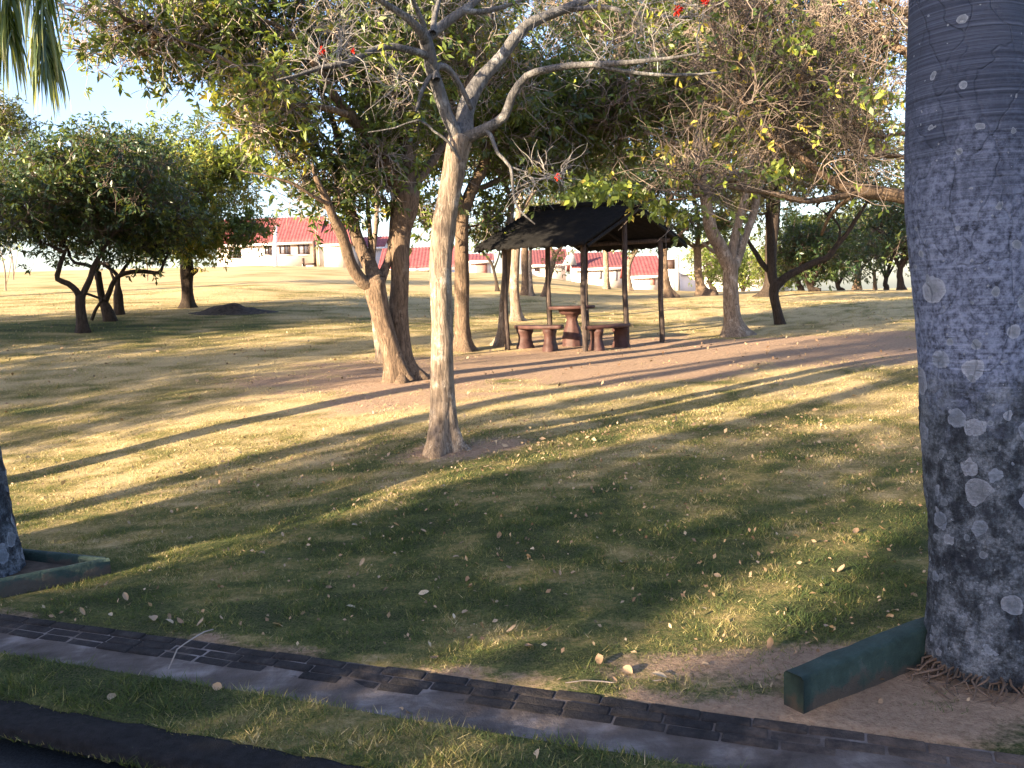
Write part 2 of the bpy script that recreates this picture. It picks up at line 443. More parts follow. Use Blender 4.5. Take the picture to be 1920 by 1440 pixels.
#@@SECTION setting
# ------------------------------------------------------------------ ground cover colours
def cover(x, y):
    """0..1 dryness, 0..1 soil"""
    near = np.clip((9.5 - y) / 5, 0, 1)
    dry = .80 + .62 * (1 - .65 * near) * (fbm(x * .55, y * .55, 31, 4) - .5) + .5 * (vnoise(x * 3, y * 3, 44) - .5)
    near = np.clip((9.5 - y) / 5, 0, 1)
    dry = dry - .52 * near - .55 * np.exp(-((x + 9.5) / 5) ** 2 - ((y - 19.6) / 2.2) ** 2) + .12 * np.clip((y - 20) / 20, 0, 1)  # greener near; shade put into the tint there and under the left trees
    dry = dry + .32 * (vnoise(x * 7, y * 7, 46) - .5) + .42 * (vnoise(x * 16, y * 16, 47) - .5) + .34 * (vnoise(x * 38, y * 38, 48) - .5) * np.clip((14 - y) / 6, 0, 1)
    soil = np.zeros_like(x, dtype=float)
    for (cx, cy, rx, ry, a) in SOIL:
        soil = soil + a * np.exp(-((x - cx) / rx) ** 2 - ((y - cy) / ry) ** 2)
    soil = soil * (.15 + 1.35 * fbm(x * 1.1, y * 1.6, 61, 4)) + .35 * np.clip(fbm(x * .8 + 9, y * .8, 71, 4) - .55, 0, 1)
    soil += .9 * np.exp(-((vco(x, y) - 3.21) / .10) ** 2) * vnoise(x * 4, y * 4, 12)
    return np.clip(dry, 0, 1), np.clip(soil, 0, 1)
UX, UY = .93323, -.35929      # along the road edge
def uco(x, y): return x * UX + y * UY
def vco(x, y): return -x * UY + y * UX
SOIL = [(-1.4, 12.8, 3.2, 2.2, 1.25), (1.5, 14.2, 2.8, 1.8, 1.1), (4.6, 15, 3.8, 2.4, .95), (7.5, 15.5, 3.5, 2.8, .95), (2.4, 12.2, 2.2, 1.2, .5), (1.8, 17.6, 2.2, 1.8, .8), (-.5, 7.8, .8, .5, 1.0),
        (1.95, 3.2, .95, .36, 1.9), (1.0, 3.0, .6, .16, 1.4), (2.2, 3.7, .6, .35, 1.3), (4.5, 27, 3.5, 1.5, .6), (-3.3, 5.0, .5, .3, 1), (.9, 3.55, .9, .18, .8), (-1.5, 10.2, 1.6, .7, .45)]

def mat_ground():
    m, n, b = mat('lawn')
    v = coord(n); D = attr(n, 'dry').outputs['Fac']; So = attr(n, 'soil').outputs['Fac']
    f1 = noise(n, v, 26, 6, .75); f2 = noise(n, v, 5, 5, .7); f3 = noise(n, v, 90, 3, .7)
    dd = math_(n, 'ADD', D, math_(n, 'MULTIPLY', math_(n, 'SUBTRACT', f1, .5), 1.1))
    col = ramp(n, dd, [(.12, (.022, .040, .012)), (.36, (.075, .095, .026)), (.6, (.24, .19, .072)), (.95, (.52, .395, .21))])
    ss = math_(n, 'ADD', So, math_(n, 'MULTIPLY', math_(n, 'SUBTRACT', f2, .5), .9))
    ss = math_(n, 'ADD', ss, math_(n, 'MULTIPLY', math_(n, 'SUBTRACT', f1, .5), .6))
    sc = ramp(n, f1, [(.25, (.19, .11, .078)), (.72, (.50, .35, .245))])
    col = mix(n, ramp(n, ss, [(.42, (0, 0, 0)), (.72, (1, 1, 1))]), col, sc)
    col = mix(n, ramp(n, f3, [(.35, (.0, .0, .0)), (.75, (.55, .55, .55))]), col, mix(n, .5, col, (.5, .42, .25)))
    n.links.new(col, b.inputs['Base Color']); b.inputs['Roughness'].default_value = 1; b.inputs['Specular IOR Level'].default_value = .05
    bump(n, b, math_(n, 'ADD', f1, math_(n, 'MULTIPLY', f3, .5)), .9, .05)
    return m
M['lawn'] = mat_ground()
M['asphalt'] = mat_plain('asphalt', (.026, .027, .031), .9, .9, 110, 1.0)
M['kerb_dark'] = mat_plain('kerb_dark', (.012, .0115, .013), 1.0, .6, 30, 1.0)
def mat_brick():
    m, n, b = mat('channel_brick'); v = coord(n); f = noise(n, v, 8, 6, .75); g = noise(n, v, 2.3, 5, .7); sp = N(n, 'ShaderNodeSeparateXYZ'); n.links.new(v, sp.inputs[0])
    c = ramp(n, f, [(.3, (.012, .011, .012)), (.55, (.034, .030, .030)), (.75, (.075, .066, .062))])
    side = math_(n, 'MULTIPLY', math_(n, 'ADD', sp.outputs['X'], -.35), .45)
    dm = math_(n, 'ADD', math_(n, 'MULTIPLY', math_(n, 'SUBTRACT', g, .5), 2.6), math_(n, 'MAXIMUM', side, -.1))
    c = mix(n, ramp(n, dm, [(.1, (0, 0, 0)), (.55, (.9, .9, .9))]), c, ramp(n, f, [(.3, (.07, .052, .042)), (.7, (.17, .125, .10))]))
    n.links.new(c, b.inputs['Base Color']); b.inputs['Roughness'].default_value = 1; bump(n, b, math_(n, 'ADD', f, noise(n, v, 60, 4, .8)), .9, .02); return m
M['channel_brick'] = mat_brick()
def mat_channel():
    m, n, b = mat('channel_bed'); v = coord(n)
    f = noise(n, v, 3.5, 6, .65, .4); g = noise(n, coord(n, (1, 5, 1)), 2.2, 4)
    c = ramp(n, math_(n, 'ADD', math_(n, 'MULTIPLY', f, .7), math_(n, 'MULTIPLY', g, .3)), [(.36, (.05, .038, .032)), (.5, (.105, .085, .075)), (.64, (.23, .20, .19))])
    n.links.new(c, b.inputs['Base Color']); bump(n, b, noise(n, v, 50, 5, .7), .6, .02); return m
M['channel_bed'] = mat_channel()

def sheet(name, us, vs, m, zfun, kind='structure', attrs=False):
    U, V_ = np.meshgrid(us, vs)
    X = U * UX - V_ * UY; Y = U * UY + V_ * UX
    Z = zfun(X, Y, U, V_)
    nv, nu = U.shape; idx = np.arange(nu * nv).reshape(nv, nu)
    f = np.stack([idx[:-1, :-1], idx[:-1, 1:], idx[1:, 1:], idx[1:, :-1]], -1).reshape(-1, 4)
    mb = MB(); mb.add(np.stack([X.ravel(), Y.ravel(), Z.ravel()], 1), f)
    o = mb.build(name, m); tag(o, kind=kind)
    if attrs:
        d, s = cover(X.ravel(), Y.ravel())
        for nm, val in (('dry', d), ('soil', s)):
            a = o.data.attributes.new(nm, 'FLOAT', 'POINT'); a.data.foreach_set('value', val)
    return o
def steps(a0, a1, h0, g, hmax):
    out = [a0]; h = h0
    while out[-1] < a1: out.append(out[-1] + h); h = min(h * g, hmax)
    return out
V_UP, V_LO, V_K1, V_K2 = 3.17, 2.755, 2.415, 2.225
us_r = steps(0, 500, .12, 1.025, 30); us = np.array([-a for a in us_r[:0:-1]] + us_r)
vs = np.array([V_UP - .008] + steps(V_UP, 500, .08, 1.018, 20))
def edge(u, s, a=.02): return a * (vnoise(u * 2.3, u * 0 + s, s) - .5) * 2
def zl(X, Y, U, V_):
    z = gz(X, Y) - .08 * (V_ < V_UP - .001)
    return z + .012 * (vnoise(X * 6, Y * 6, 3) - .5) * np.clip((12 - Y) / 6, 0, 1)
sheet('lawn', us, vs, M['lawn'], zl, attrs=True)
us2 = np.arange(-60, 40, .1)
sheet('grass_verge', us2, np.array([V_K1 - .02, V_K1, V_K1 + .08, V_K1 + .16, V_K1 + .25, V_LO + .003]), M['lawn'],
      lambda X, Y, U, V_: .012 + .012 * (vnoise(X * 6, Y * 6, 3) - .5) - .05 * (V_ < V_K1 - .005), attrs=True)
# channel bed: shallow curve, near side a small lip
def zc(X, Y, U, V_):
    t = (V_ - V_LO) / (V_UP - V_LO)
    return np.interp(t, [0, .03, .12, .4, 1.0], [.0, -.026, -.030, -.028, -.002]) + .006 * (vnoise(X * 5, Y * 5, 5) - .5)
sheet('drain_channel', us2, V_LO + (V_UP - V_LO) * np.array([0, .03, .12, .25, .4, .6, .8, 1.0]), M['channel_bed'], zc)
# brick courses laid down the far side of the channel
rb = np.random.default_rng(3); mb = MB()
slope = math.atan2(.085, .26)
for row in range(3):
    vv = V_UP - .030 - row * .056
    zz = .002 - row * .0085
    u0 = -14 + (row % 2) * .10
    while u0 < 5:
        ln = .19 + rb.uniform(-.01, .01)
        du, dz, tl = rb.normal() * .003, rb.normal() * .0045, rb.normal() * .02
        c = ((u0 + ln / 2) * UX - (vv + du) * UY, (u0 + ln / 2) * UY + (vv + du) * UX, zz - .03 + dz * .5)
        rot = Matrix.Rotation(.12 + tl, 3, 'X') @ Matrix.Rotation(rb.normal() * .012, 3, 'Z')
        box(mb, c, (ln, .055, .06), math.atan2(UY, UX), rot)
        u0 += ln + .006
o = mb.build('channel_bricks', M['channel_brick'], None, smooth=False); tag(o, kind='structure')
bv = o.modifiers.new('b', 'BEVEL'); bv.width = .008; bv.segments = 2
# kerb and road
def zk(X, Y, U, V_):
    t = (V_ - V_K2) / (V_K1 - V_K2)
    return np.interp(t, [-.2, 0, .06, .2, .6, .9, 1, 1.1], [-.06, -.03, .005, .018, .020, .014, .008, -.05]) + .014 * (vnoise(X * 7, Y * 7, 15) - .5) + .012 * (vnoise(X * 22, Y * 22, 16) - .5)
sheet('road_kerb', np.arange(-60, 40, .05), V_K2 + (V_K1 - V_K2) * np.array([-.2, 0, .03, .06, .12, .2, .35, .5, .6, .75, .9, 1, 1.1]), M['kerb_dark'], zk)
sheet('road', np.arange(-60, 40, .25), np.r_[-30, -10, np.arange(-4, 2.5, .25), V_K2 + .01], M['asphalt'], lambda X, Y, U, V_: -.028 + .006 * (vnoise(X * 3, Y * 3, 5) - .5))
sheet('road_verge', np.arange(-200, 200, 5.), np.array([-200, -100, -60, -40, -30.01]), M['lawn'], lambda X, Y, U, V_: -.03 + 0 * X, attrs=True)
#@@SECTION grass
# ------------------------------------------------------------------ grass blades
def grass_mat():
    m = mat_leaf('grass_blade', [(0, (.022, .046, .012)), (.35, (.065, .095, .022)), (.62, (.24, .20, .065)), (1, (.56, .44, .24))], .25, .75)
    return m
M['grass'] = grass_mat()
def blades(mb, n, u0, u1, v0, v1, h, wd, r, zf, dens=None):
    # sample in polar wedge to follow what can be seen
    U = r.uniform(u0, u1, n); V_ = r.uniform(v0, v1, n)
    X = U * UX - V_ * UY; Y = U * UY + V_ * UX
    k = (np.abs(X) < Y * .68 + .6) & (Y > 1.5)
    X, Y = X[k], Y[k]
    add_blades(mb, X, Y, h, wd, r, zf)
def add_blades(mb, X, Y, h, wd, r, zf):
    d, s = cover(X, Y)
    k = r.uniform(0, 1, len(X)) > s * 1.0 + .45 * (vnoise(X * 5, Y * 5, 77) < .35)
    X, Y, d = X[k], Y[k], d[k]; n = len(X)
    z = zf(X, Y); hh = h * r.uniform(.4, 1.3, n) * (1.15 - .4 * d) * (.3 + 1.5 * vnoise(X * 11, Y * 11, 52) ** 1.3); a = r.uniform(0, 2 * PI, n); lean = r.uniform(.2, 1.6, n)
    b = r.uniform(0, 2 * PI, n)
    p = np.stack([X, Y, z - .004], 1); sx = np.stack([np.cos(a), np.sin(a), 0 * a], 1) * (wd * r.uniform(.6, 1.3, n))[:, None]
    tip = p + np.stack([np.cos(b) * lean * hh, np.sin(b) * lean * hh, hh], 1)
    V = np.stack([p - sx, p + sx, tip], 1).reshape(-1, 3)
    t = np.clip(d + r.normal(size=n) * .22, 0, 1)
    mb.add(V, np.arange(n * 3).reshape(-1, 3), np.repeat(t, 3))
mb = MB(); r = np.random.default_rng(5)
blades(mb, 1800, -4.5, 2.2, V_K1 - .025, V_K1 + .03, .026, .0022, r, lambda x, y: 0 * x + .008)
blades(mb, 26000, -4.5, 2.2, V_K1 + .0, V_LO + .02, .028, .0022, r, lambda x, y: 0 * x + .012)
def polar(mb, n, y0, y1, h, wd):
    Y = np.sqrt(r.uniform(y0 ** 2, y1 ** 2, n)); X = r.uniform(-.66, .66, n) * Y
    k = vco(X, Y) > V_UP + .005 + .03 * vnoise(X * 6, Y * 6, 8); X, Y = X[k], Y[k]
    add_blades(mb, X, Y, h, wd, r, lambda x, y: gz(x, y))
blades(mb, 1500, -4, 0.5, V_K2 - .012, V_K2 + .012, .03, .0022, r, lambda x, y: 0 * x - .028)
blades(mb, 2600, -4, 2.2, V_LO - .01, V_LO + .045, .03, .0022, r, lambda x, y: 0 * x - .02)
polar(mb, 150000, 3.0, 6.0, .024, .0022)
polar(mb, 150000, 6.0, 10.0, .026, .0032)
polar(mb, 120000, 10.0, 18.0, .030, .0050)
polar(mb, 60000, 18.0, 34.0, .035, .009)
o = mb.build('grass', M['grass'], None, smooth=False, attr_=True); tag(o, 'short patchy green and straw coloured lawn grass', 'grass', kind='stuff')
#@@SECTION litter
# ------------------------------------------------------------------ fallen leaves
r = np.random.default_rng(11)
def leaf_mesh(i):
    rr = np.random.default_rng(100 + i); n = 7
    bend, cup = rr.uniform(-.9, 1.3), rr.uniform(.1, .7); wdt = rr.uniform(.42, .7)
    V = []; t = np.linspace(0, 1, n)
    for k, u in enumerate(t):
        ww = wdt * .5 * math.sin(PI * min(1, u * .93 + .05)) ** .8 * (1 + rr.normal() * .06)
        ang = bend * u; x = math.sin(ang) / bend * 1.0 if abs(bend) > .05 else u; z = (1 - math.cos(ang)) / bend if abs(bend) > .05 else 0
        for s in (-1, -.5, 0, .5, 1):
            V.append([x, s * ww, z + cup * (abs(s) ** 1.5) * ww + rr.normal() * .015])
    f = [[a * 5 + b, a * 5 + b + 1, a * 5 + b + 6, a * 5 + b + 5] for a in range(n - 1) for b in range(4)]
    me = bpy.data.meshes.new('fallen_leaf'); me.from_pydata([tuple(v) for v in V], [], f)
    a = me.attributes.new('tint', 'FLOAT', 'POINT'); a.data.foreach_set('value', np.full(len(V), rr.uniform(0, 1)))
    me.polygons.foreach_set('use_smooth', np.ones(len(f), bool)); me.materials.append(M['leaf_dry']); me.update(); return me
LM = [leaf_mesh(i) for i in range(12)]
spots = []
for (px, py) in [(822, 1242), (1440, 1222), (1135, 1047), (1352, 1085), (607, 1252), (660, 988), (575, 1055), (1022, 1188), (988, 1212), (950, 1190), (910, 1190), (205, 1330), (400, 1303), (777, 1325), (745, 1318), (1250, 1285), (512, 1180), (1125, 1258), (1186, 1268), (1010, 1425), (615, 1103), (905, 1092), (785, 1120), (650, 1140), (675, 1068), (960, 1070), (1000, 1030), (1165, 1060), (1570, 1080), (1630, 1055), (1600, 1005), (1660, 1000), (880, 1110), (290, 1170), (325, 1175), (345, 1178), (370, 1185), (160, 1160), (240, 1135), (1540, 985)]:
    g = G(px, py); spots.append((g[0], g[1], r.uniform(.045, .07)))
while len(spots) < 290:
    Y = math.sqrt(r.uniform(3.2 ** 2, 10.5 ** 2)); X = r.uniform(-.62, .62) * Y
    if vco(X, Y) > V_UP + .03 or (V_K1 < vco(X, Y) < V_LO and r.uniform() < .5) or (V_LO < vco(X, Y) < V_UP and r.uniform() < .12):
        spots.append((X, Y, r.uniform(.024, .05)))
for (X, Y, s) in spots:
    v = vco(X, Y); z = float(gz(X, Y)) if v > V_UP else (-.045 if v > V_LO else .012)
    o = bpy.data.objects.new('fallen_leaf', LM[r.integers(0, 12)]); C.objects.link(o)
    o.location = (X, Y, z + .012); o.rotation_euler = (r.normal() * .35, r.normal() * .35, r.uniform(0, 6.28)); o.scale = (s, s, s)
    tag(o, 'curled dry tan leaf fallen on the ground in front', 'fallen leaf', 'dry leaves fallen on the lawn')
mb = MB()
for (n, ya, yb, sz) in ((4600, 7, 32, .06), (6500, 3.1, 9, .030)):
    Y = np.sqrt(r.uniform(ya ** 2, yb ** 2, n)); X = r.uniform(-.66, .66, n) * Y
    keep = (vnoise(X * .5, Y * .5, 99) * np.exp(-np.abs(Y - 12) / 14) > r.uniform(0, .75, n)) & (vco(X, Y) > V_UP + .03); X, Y = X[keep], Y[keep]
    leaves(mb, np.stack([X, Y, gz(X, Y) + .018], 1), np.tile([1., 0, 0], (len(X), 1)), r, 1, sz, .6, 1.0, tint=r.uniform(0, .45, len(X)), droop=0)
o = mb.build('leaf_litter', M['leaf_dry'], None, smooth=False, attr_=True); tag(o, 'scatter of small dry leaves over the lawn', 'leaf litter', kind='stuff')
# twig lying over the channel
mb = MB(); a = G(315, 1243); b_ = G(400, 1188)
ln = np.array([[*(a + (b_ - a) * t), .0035] for t in np.linspace(0, 1, 6)]); ln[:, 2] += .03 + .01 * np.sin(np.linspace(0, 3, 6)); ln[0, 2] = -.03; ln[-1,2] -= .01
trunk_tube(mb, ln, 6, 4, .1); tag(mb.build('fallen_twig', M['twig'], None), 'thin straight pale twig lying across the dark bricks of the channel', 'twig')
mb = MB(); a = G(1060, 1287); b_ = G(1240, 1284)
ln = np.array([[*(a + (b_ - a) * t), .003] for t in np.linspace(0, 1, 6)]); ln[:, 2] += .015 + .01 * np.sin(np.linspace(0, 7, 6))
trunk_tube(mb, ln, 6, 4, .1); tag(mb.build('fallen_twig', M['twig'], None), 'long thin brown twig on the lawn just beyond the channel bricks', 'twig')
# dark soil mound
mb = MB(); rr = 1.05; g = G(437, 586)
ang = np.linspace(0, 2 * PI, 40, endpoint=False); rad = np.linspace(0, 1, 12)
A_, Rr = np.meshgrid(ang, rad); X = g[0] + np.cos(A_) * Rr * 1.25; Y = g[1] + np.sin(A_) * Rr * .8
Z = gz(X, Y) + .19 * np.exp(-(Rr * 1.5) ** 2) * (.45 + 1.1 * vnoise(X * 3, Y * 3, 2)) - .03 * Rr + .03 * (vnoise(X * 9, Y * 9, 4) - .5) * (1 - Rr)
idx = np.arange(A_.size).reshape(A_.shape); i2 = np.roll(idx, -1, 1)
mb.add(np.stack([X.ravel(), Y.ravel(), Z.ravel()], 1), np.stack([idx[:-1], i2[:-1], i2[1:], idx[1:]], -1).reshape(-1, 4))
M['soil'] = mat_plain('soil', (.06, .045, .034), .95, .6, 10, .9)
tag(mb.build('soil_mound', M['soil'], None), 'low mound of dark earth on the grass right of the stubby tree', 'soil mound')
#@@SECTION palms
# ------------------------------------------------------------------ palms
def mat_palm():
    m, n, b = mat('palm_bark')
    v = coord(n); sp = N(n, 'ShaderNodeSeparateXYZ'); n.links.new(v, sp.inputs[0]); z = sp.outputs['Z']
    rings = noise(n, coord(n, (.5, .5, 60)), 1.5, 5, .75, 0)
    g = noise(n, v, 7, 6, .7); g2 = noise(n, v, 38, 5, .75)
    base = ramp(n, rings, [(.36, (.015, .021, .037)), (.52, (.034, .044, .074)), (.70, (.085, .105, .16))])
    pale = ramp(n, math_(n, 'ADD', math_(n, 'MULTIPLY', g2, .8), math_(n, 'MULTIPLY', rings, .2)), [(.38, (.018, .023, .038)), (.46, (.078, .096, .15)), (.58, (.18, .215, .315))])
    # pale weathered waist, dark above
    zz = math_(n, 'ADD', z, math_(n, 'MULTIPLY', math_(n, 'SUBTRACT', g, .5), .9))
    band = ramp(n, math_(n, 'MULTIPLY', zz, .3), [(.38, (1, 1, 1)), (.56, (.75, .75, .75)), (.68, (.04, .04, .04))])
    col = mix(n, band, base, pale)
    # mossy rough lower part
    low = ramp(n, math_(n, 'MULTIPLY', zz, .5), [(.52, (1, 1, 1)), (.66, (0, 0, 0))])
    blot = noise(n, v, 9, 8, .78, .15)
    crust = ramp(n, blot, [(.38, (.012, .015, .022)), (.45, (.032, .040, .050)), (.50, (.08, .098, .12)), (.56, (.16, .185, .225)), (.68, (.29, .33, .39))])
    fine = ramp(n, noise(n, v, 75, 4, .8), [(.4, (.2, .2, .2)), (.6, (1.0, 1.0, 1.0))])
    crust = mix(n, .65, crust, mix(n, 1.0, crust, fine, 'MULTIPLY'))
    col = mix(n, math_(n, 'MULTIPLY', low, .92), col, crust)
    # round lichen discs
    dist = mix(n, .012, mix(n, .045, v, N_col(n, v, 10)), N_col(n, v, 45))
    dsum = None
    for sc, th, c, lo in ((7.5, .36, (.26, .29, .35), 1), (9.0, .42, (.20, .235, .30), 1), (17.0, .3, (.20, .23, .28), 0), (34, .19, (.27, .30, .34), 0)):
        vo = N(n, 'ShaderNodeTexVoronoi'); vo.inputs['Scale'].default_value = sc; vo.inputs['Randomness'].default_value = 1
        n.links.new(dist, vo.inputs['Vector'])
        rs = N(n, 'ShaderNodeSeparateColor'); n.links.new(vo.outputs['Color'], rs.inputs[0])
        lim = math_(n, 'MULTIPLY', math_(n, 'SUBTRACT', rs.outputs[0], .12 if sc < 8 else (.3 if sc < 30 else .45)), th * 1.4)
        disc = math_(n, 'MULTIPLY', math_(n, 'GREATER_THAN', lim, vo.outputs['Distance']), 1.0)
        if lo: disc = math_(n, 'MULTIPLY', disc, ramp(n, math_(n, 'MULTIPLY', z, .5), [(.80, (1, 1, 1)), (.86, (0, 0, 0))]))
        dsum = disc if dsum is None else math_(n, 'MAXIMUM', dsum, disc)
        rim = math_(n, 'DIVIDE', vo.outputs['Distance'], math_(n, 'MAXIMUM', lim, .001))
        cc = ramp(n, rim, [(0, tuple(q * .62 for q in c)), (.7, tuple(q * .85 for q in c)), (.95, tuple(min(1, q * 1.2) for q in c))])
        cc = mix(n, .35, cc, mix(n, 1.0, cc, fine, 'MULTIPLY'))
        col = mix(n, math_(n, 'MULTIPLY', disc, .85), col, cc)
    n.links.new(col, b.inputs['Base Color']); b.inputs['Roughness'].default_value = .8
    hgt = math_(n, 'ADD', math_(n, 'MULTIPLY', rings, .55), math_(n, 'MULTIPLY', math_(n, 'MULTIPLY', low, g2), 1.2))
    hgt = math_(n, 'ADD', hgt, math_(n, 'MULTIPLY', dsum, .35))
    crk = N(n, 'ShaderNodeTexVoronoi'); crk.feature = 'DISTANCE_TO_EDGE'; crk.inputs['Scale'].default_value = 9
    n.links.new(mix(n, .12, coord(n, (1, 1, .35)), N_col(n, v, 5)), crk.inputs['Vector'])
    hgt = math_(n, 'ADD', hgt, math_(n, 'MULTIPLY', math_(n, 'MINIMUM', crk.outputs['Distance'], .03), 9.0))
    bump(n, b, hgt, 1.0, .02)
    return m
def N_col(n, v, sc):
    x = N(n, 'ShaderNodeTexNoise'); x.inputs['Scale'].default_value = sc; x.inputs['Detail'].default_value = 3; n.links.new(v, x.inputs['Vector']); return x.outputs['Color']
M['palm_bark'] = mat_palm()
M['palm_shaft'] = mat_plain('palm_shaft', (.12, .2, .06), .4, .2, 3, .1)
M['palm_leaf'] = mat_leaf('palm_leaf', [(0, (.03, .055, .018)), (.5, (.06, .10, .026)), (.85, (.25, .27, .06)), (1, (.5, .42, .16))], .3)
M['root'] = mat_plain('root', (.10, .07, .052), .9, .5, 12, .3)
def frond(parent, pts, r, ll=.55, dens=70, hang=.7):
    line = smooth_line(np.array([[*p, .022 * (1 - .85 * i / (len(pts) - 1))] for i, p in enumerate(pts)]), .05)
    mb = MB(); trunk_tube(mb, line, 6, 1, .05)
    n = len(line); s = np.linspace(.15, 1, dens); ii = np.minimum((s * (n - 1)).astype(int), n - 2)
    base = line[ii, :3]; tg = line[ii + 1, :3] - line[ii, :3]; tg /= np.linalg.norm(tg, axis=1, keepdims=True) + 1e-9
    side = np.cross(tg, [0, 0, 1.0]); side /= np.linalg.norm(side, axis=1, keepdims=True) + 1e-3
    tn = []; allp = []
    for sg in (-1, 1):
        for rep in range(2):
            L_ = ll * (.55 + .45 * np.sin(PI * np.clip(s, 0, .97))) * r.uniform(.75, 1.1, dens)
            d = side * sg * r.uniform(.35, .8, dens)[:, None] + tg * .55 + r.normal(size=(dens, 3)) * .14
            p = base + r.normal(size=(dens, 3)) * .008; K = 5; q = [p]; dd = d.copy()
            for k in range(1, K):
                dd = dd + np.array([0, 0, -hang * .75]); dd = dd / np.linalg.norm(dd, axis=1, keepdims=True)
                q.append(q[-1] + dd * (L_ / (K - 1))[:, None])
            q = np.stack(q, 1); wv = np.cross(dd, r.normal(size=(dens, 3))); wv /= np.linalg.norm(wv, axis=1, keepdims=True)
            ww = np.array([.6, 1, .9, .6, .08])[None, :, None] * .0065
            A = q - wv[:, None] * ww; B = q + wv[:, None] * ww
            V = np.stack([A, B], 2).reshape(-1, 3); idx = np.arange(dens * K * 2).reshape(dens, K, 2)
            f = np.stack([idx[:, :-1, 0], idx[:, :-1, 1], idx[:, 1:, 1], idx[:, 1:, 0]], -1).reshape(-1, 4)
            t = np.clip(np.repeat(r.uniform(.1, .8, dens), K * 2) + np.tile(np.repeat(np.linspace(-.1, .35, K), 2), dens), 0, 1)
            mb.add(V, f, t)
    return mb.build('frond', M['palm_leaf'], parent, smooth=False, attr_=True)
def palm(x, y, prof, label, seed, tips=(), H=4.6, nf=11, dy=0, roots=0, rough=1, z0=None, lean=(0, 0)):
    z = float(gz(x, y)) if z0 is None else z0
    t = thing('royal_palm', label, 'palm tree', (x, y, z), 'royal palms in green edged planters')
    r = np.random.default_rng(seed)
    zs = np.r_[np.arange(-.05, 3.4, .02), np.arange(3.4, H, .1), H]
    rad = np.interp(zs, [p[0] for p in prof], [p[1] for p in prof])
    sd = 120; th = np.linspace(0, 2 * PI, sd, endpoint=False); TH, ZZ = np.meshgrid(th, zs)
    c, s = np.cos(TH), np.sin(TH)
    lowm = np.clip((1.35 - ZZ) / .4, 0, 1)
    RR = rad[:, None] + .010 * (vnoise(c * 2 + 9, ZZ * 1.5 + s * 2 + 40, seed) - .5) \
        + lowm * rough * (.016 * (vnoise(c * 7 + 20, ZZ * 7 + s * 7 + 60, seed + 1) - .5) + .012 * (vnoise(c * 22 + 50, ZZ * 24 + s * 22 + 90, seed + 2) - .5)) \
        + .003 * (vnoise(ZZ * 25, c * 1.2 + 5, seed + 4) - .5)
    V = np.stack([x + RR * c + lean[0] * ZZ, y + RR * s + lean[1] * ZZ, z + ZZ], -1)
    idx = np.arange(TH.size).reshape(TH.shape); i2 = np.roll(idx, -1, 1)
    mb = MB(); mb.add(V.reshape(-1, 3), np.stack([idx[:-1], i2[:-1], i2[1:], idx[1:]], -1).reshape(-1, 4))
    mb.build('trunk', M['palm_bark'], t)
    tx, ty = x + lean[0] * H, y + lean[1] * H
    mb = MB(); trunk_tube(mb, np.array([[tx, ty, z + H + h, q] for h, q in ((-.05, .13), (.15, .15), (.5, .13), (.9, .09), (1.2, .05))]), 16, 1, .03)
    mb.build('crownshaft', M['palm_shaft'], t)
    top = np.array([tx, ty, z + H + 1.1])
    for k in range(nf):
        a = 2 * PI * k / nf + r.uniform(-.2, .2); up = r.uniform(.2, 1.0); ln = r.uniform(2.0, 2.5)
        dv = np.array([math.cos(a), math.sin(a), 0])
        pts = [top, top + dv * ln * .3 + [0, 0, .5 * up + .15], top + dv * ln * .7 + [0, 0, .5 * up - .1], top + dv * ln + [0, 0, .2 * up - .7]]
        frond(t, pts, r, .5, 46)
    for tip in tips:
        tip = np.array(tip); d = tip - top; d[2] = 0
        pts = [top, top + d * .45 + [0, 0, .15], top + d * .85 + [0, 0, -.35], tip + (0, 0, .55), tip]
        frond(t, pts, r, .58, 170, 1.1)
    if roots:
        mb = MB(); n = roots; a = r.uniform(0, 2 * PI, n); K = 6
        pp = np.zeros((n, K, 3)); rr = np.zeros((n, K)); ln = r.uniform(.03, .19, n) * (.6 + .8 * (vnoise(a * 2, a * 0, 6))); rb_ = .225
        for k in range(K):
            u = k / (K - 1); rad_ = rb_ + ln * u; aa = a + u * r.normal(size=n) * .12
            pp[:, k] = np.stack([x + np.cos(aa) * rad_, y + np.sin(aa) * rad_, z + .075 * (1 - u) ** 1.3 + .015 * np.sin(u * 3) + r.normal(size=n) * .004 - .012 * u], 1)
            rr[:, k] = .0062 * (1 - .5 * u)
        tubes(mb, pp, rr, 6); mb.build('root', M['root'], t)
    return t
PROF = [(-.05, .20), (.0, .25), (.06, .272), (.12, .268), (.3, .246), (.54, .232), (.8, .232), (1.0, .238), (1.23, .233), (1.45, .234), (1.67, .245), (1.89, .253), (2.11, .244), (2.32, .23), (2.53, .213), (2.73, .195), (3.2, .17), (4.6, .12)]
RP = (1.978, 3.42)
rp = palm(*RP, PROF, 'massive bluish grey lichen spotted palm trunk at the right edge', 3, roots=150, z0=0.0, lean=(-.064, 0))
LP = (-3.32, 5.1)
PROF2 = [(-.05, .27), (.1, .25), (.4, .22), (1.0, .185), (1.6, .17), (2.2, .18), (3, .19), (4.6, .13)]
tipA = P(85, 120, 4.6); tipB = P(530, -5, 4.8); tipC = P(20, 85, 4.9)
palm(*LP, PROF2, 'dark palm trunk with white lichen cut off by the left edge', 5, tips=[tipA, tipC], z0=.02, lean=(-.03, 0))
for i, (x, y) in enumerate([(-7.5, 6.4), (-12.9, 8.3), (-17.8, 10.0), (6.8, 2.2)]):
    palm(x, y, PROF2, ['palm tree in the row left of the frame, next to the lichen white palm', 'second palm beyond the left edge of the view', 'third palm beyond the left edge of the view', 'palm in the row beyond the right edge'][i], 20 + i, H=4.6, nf=9)
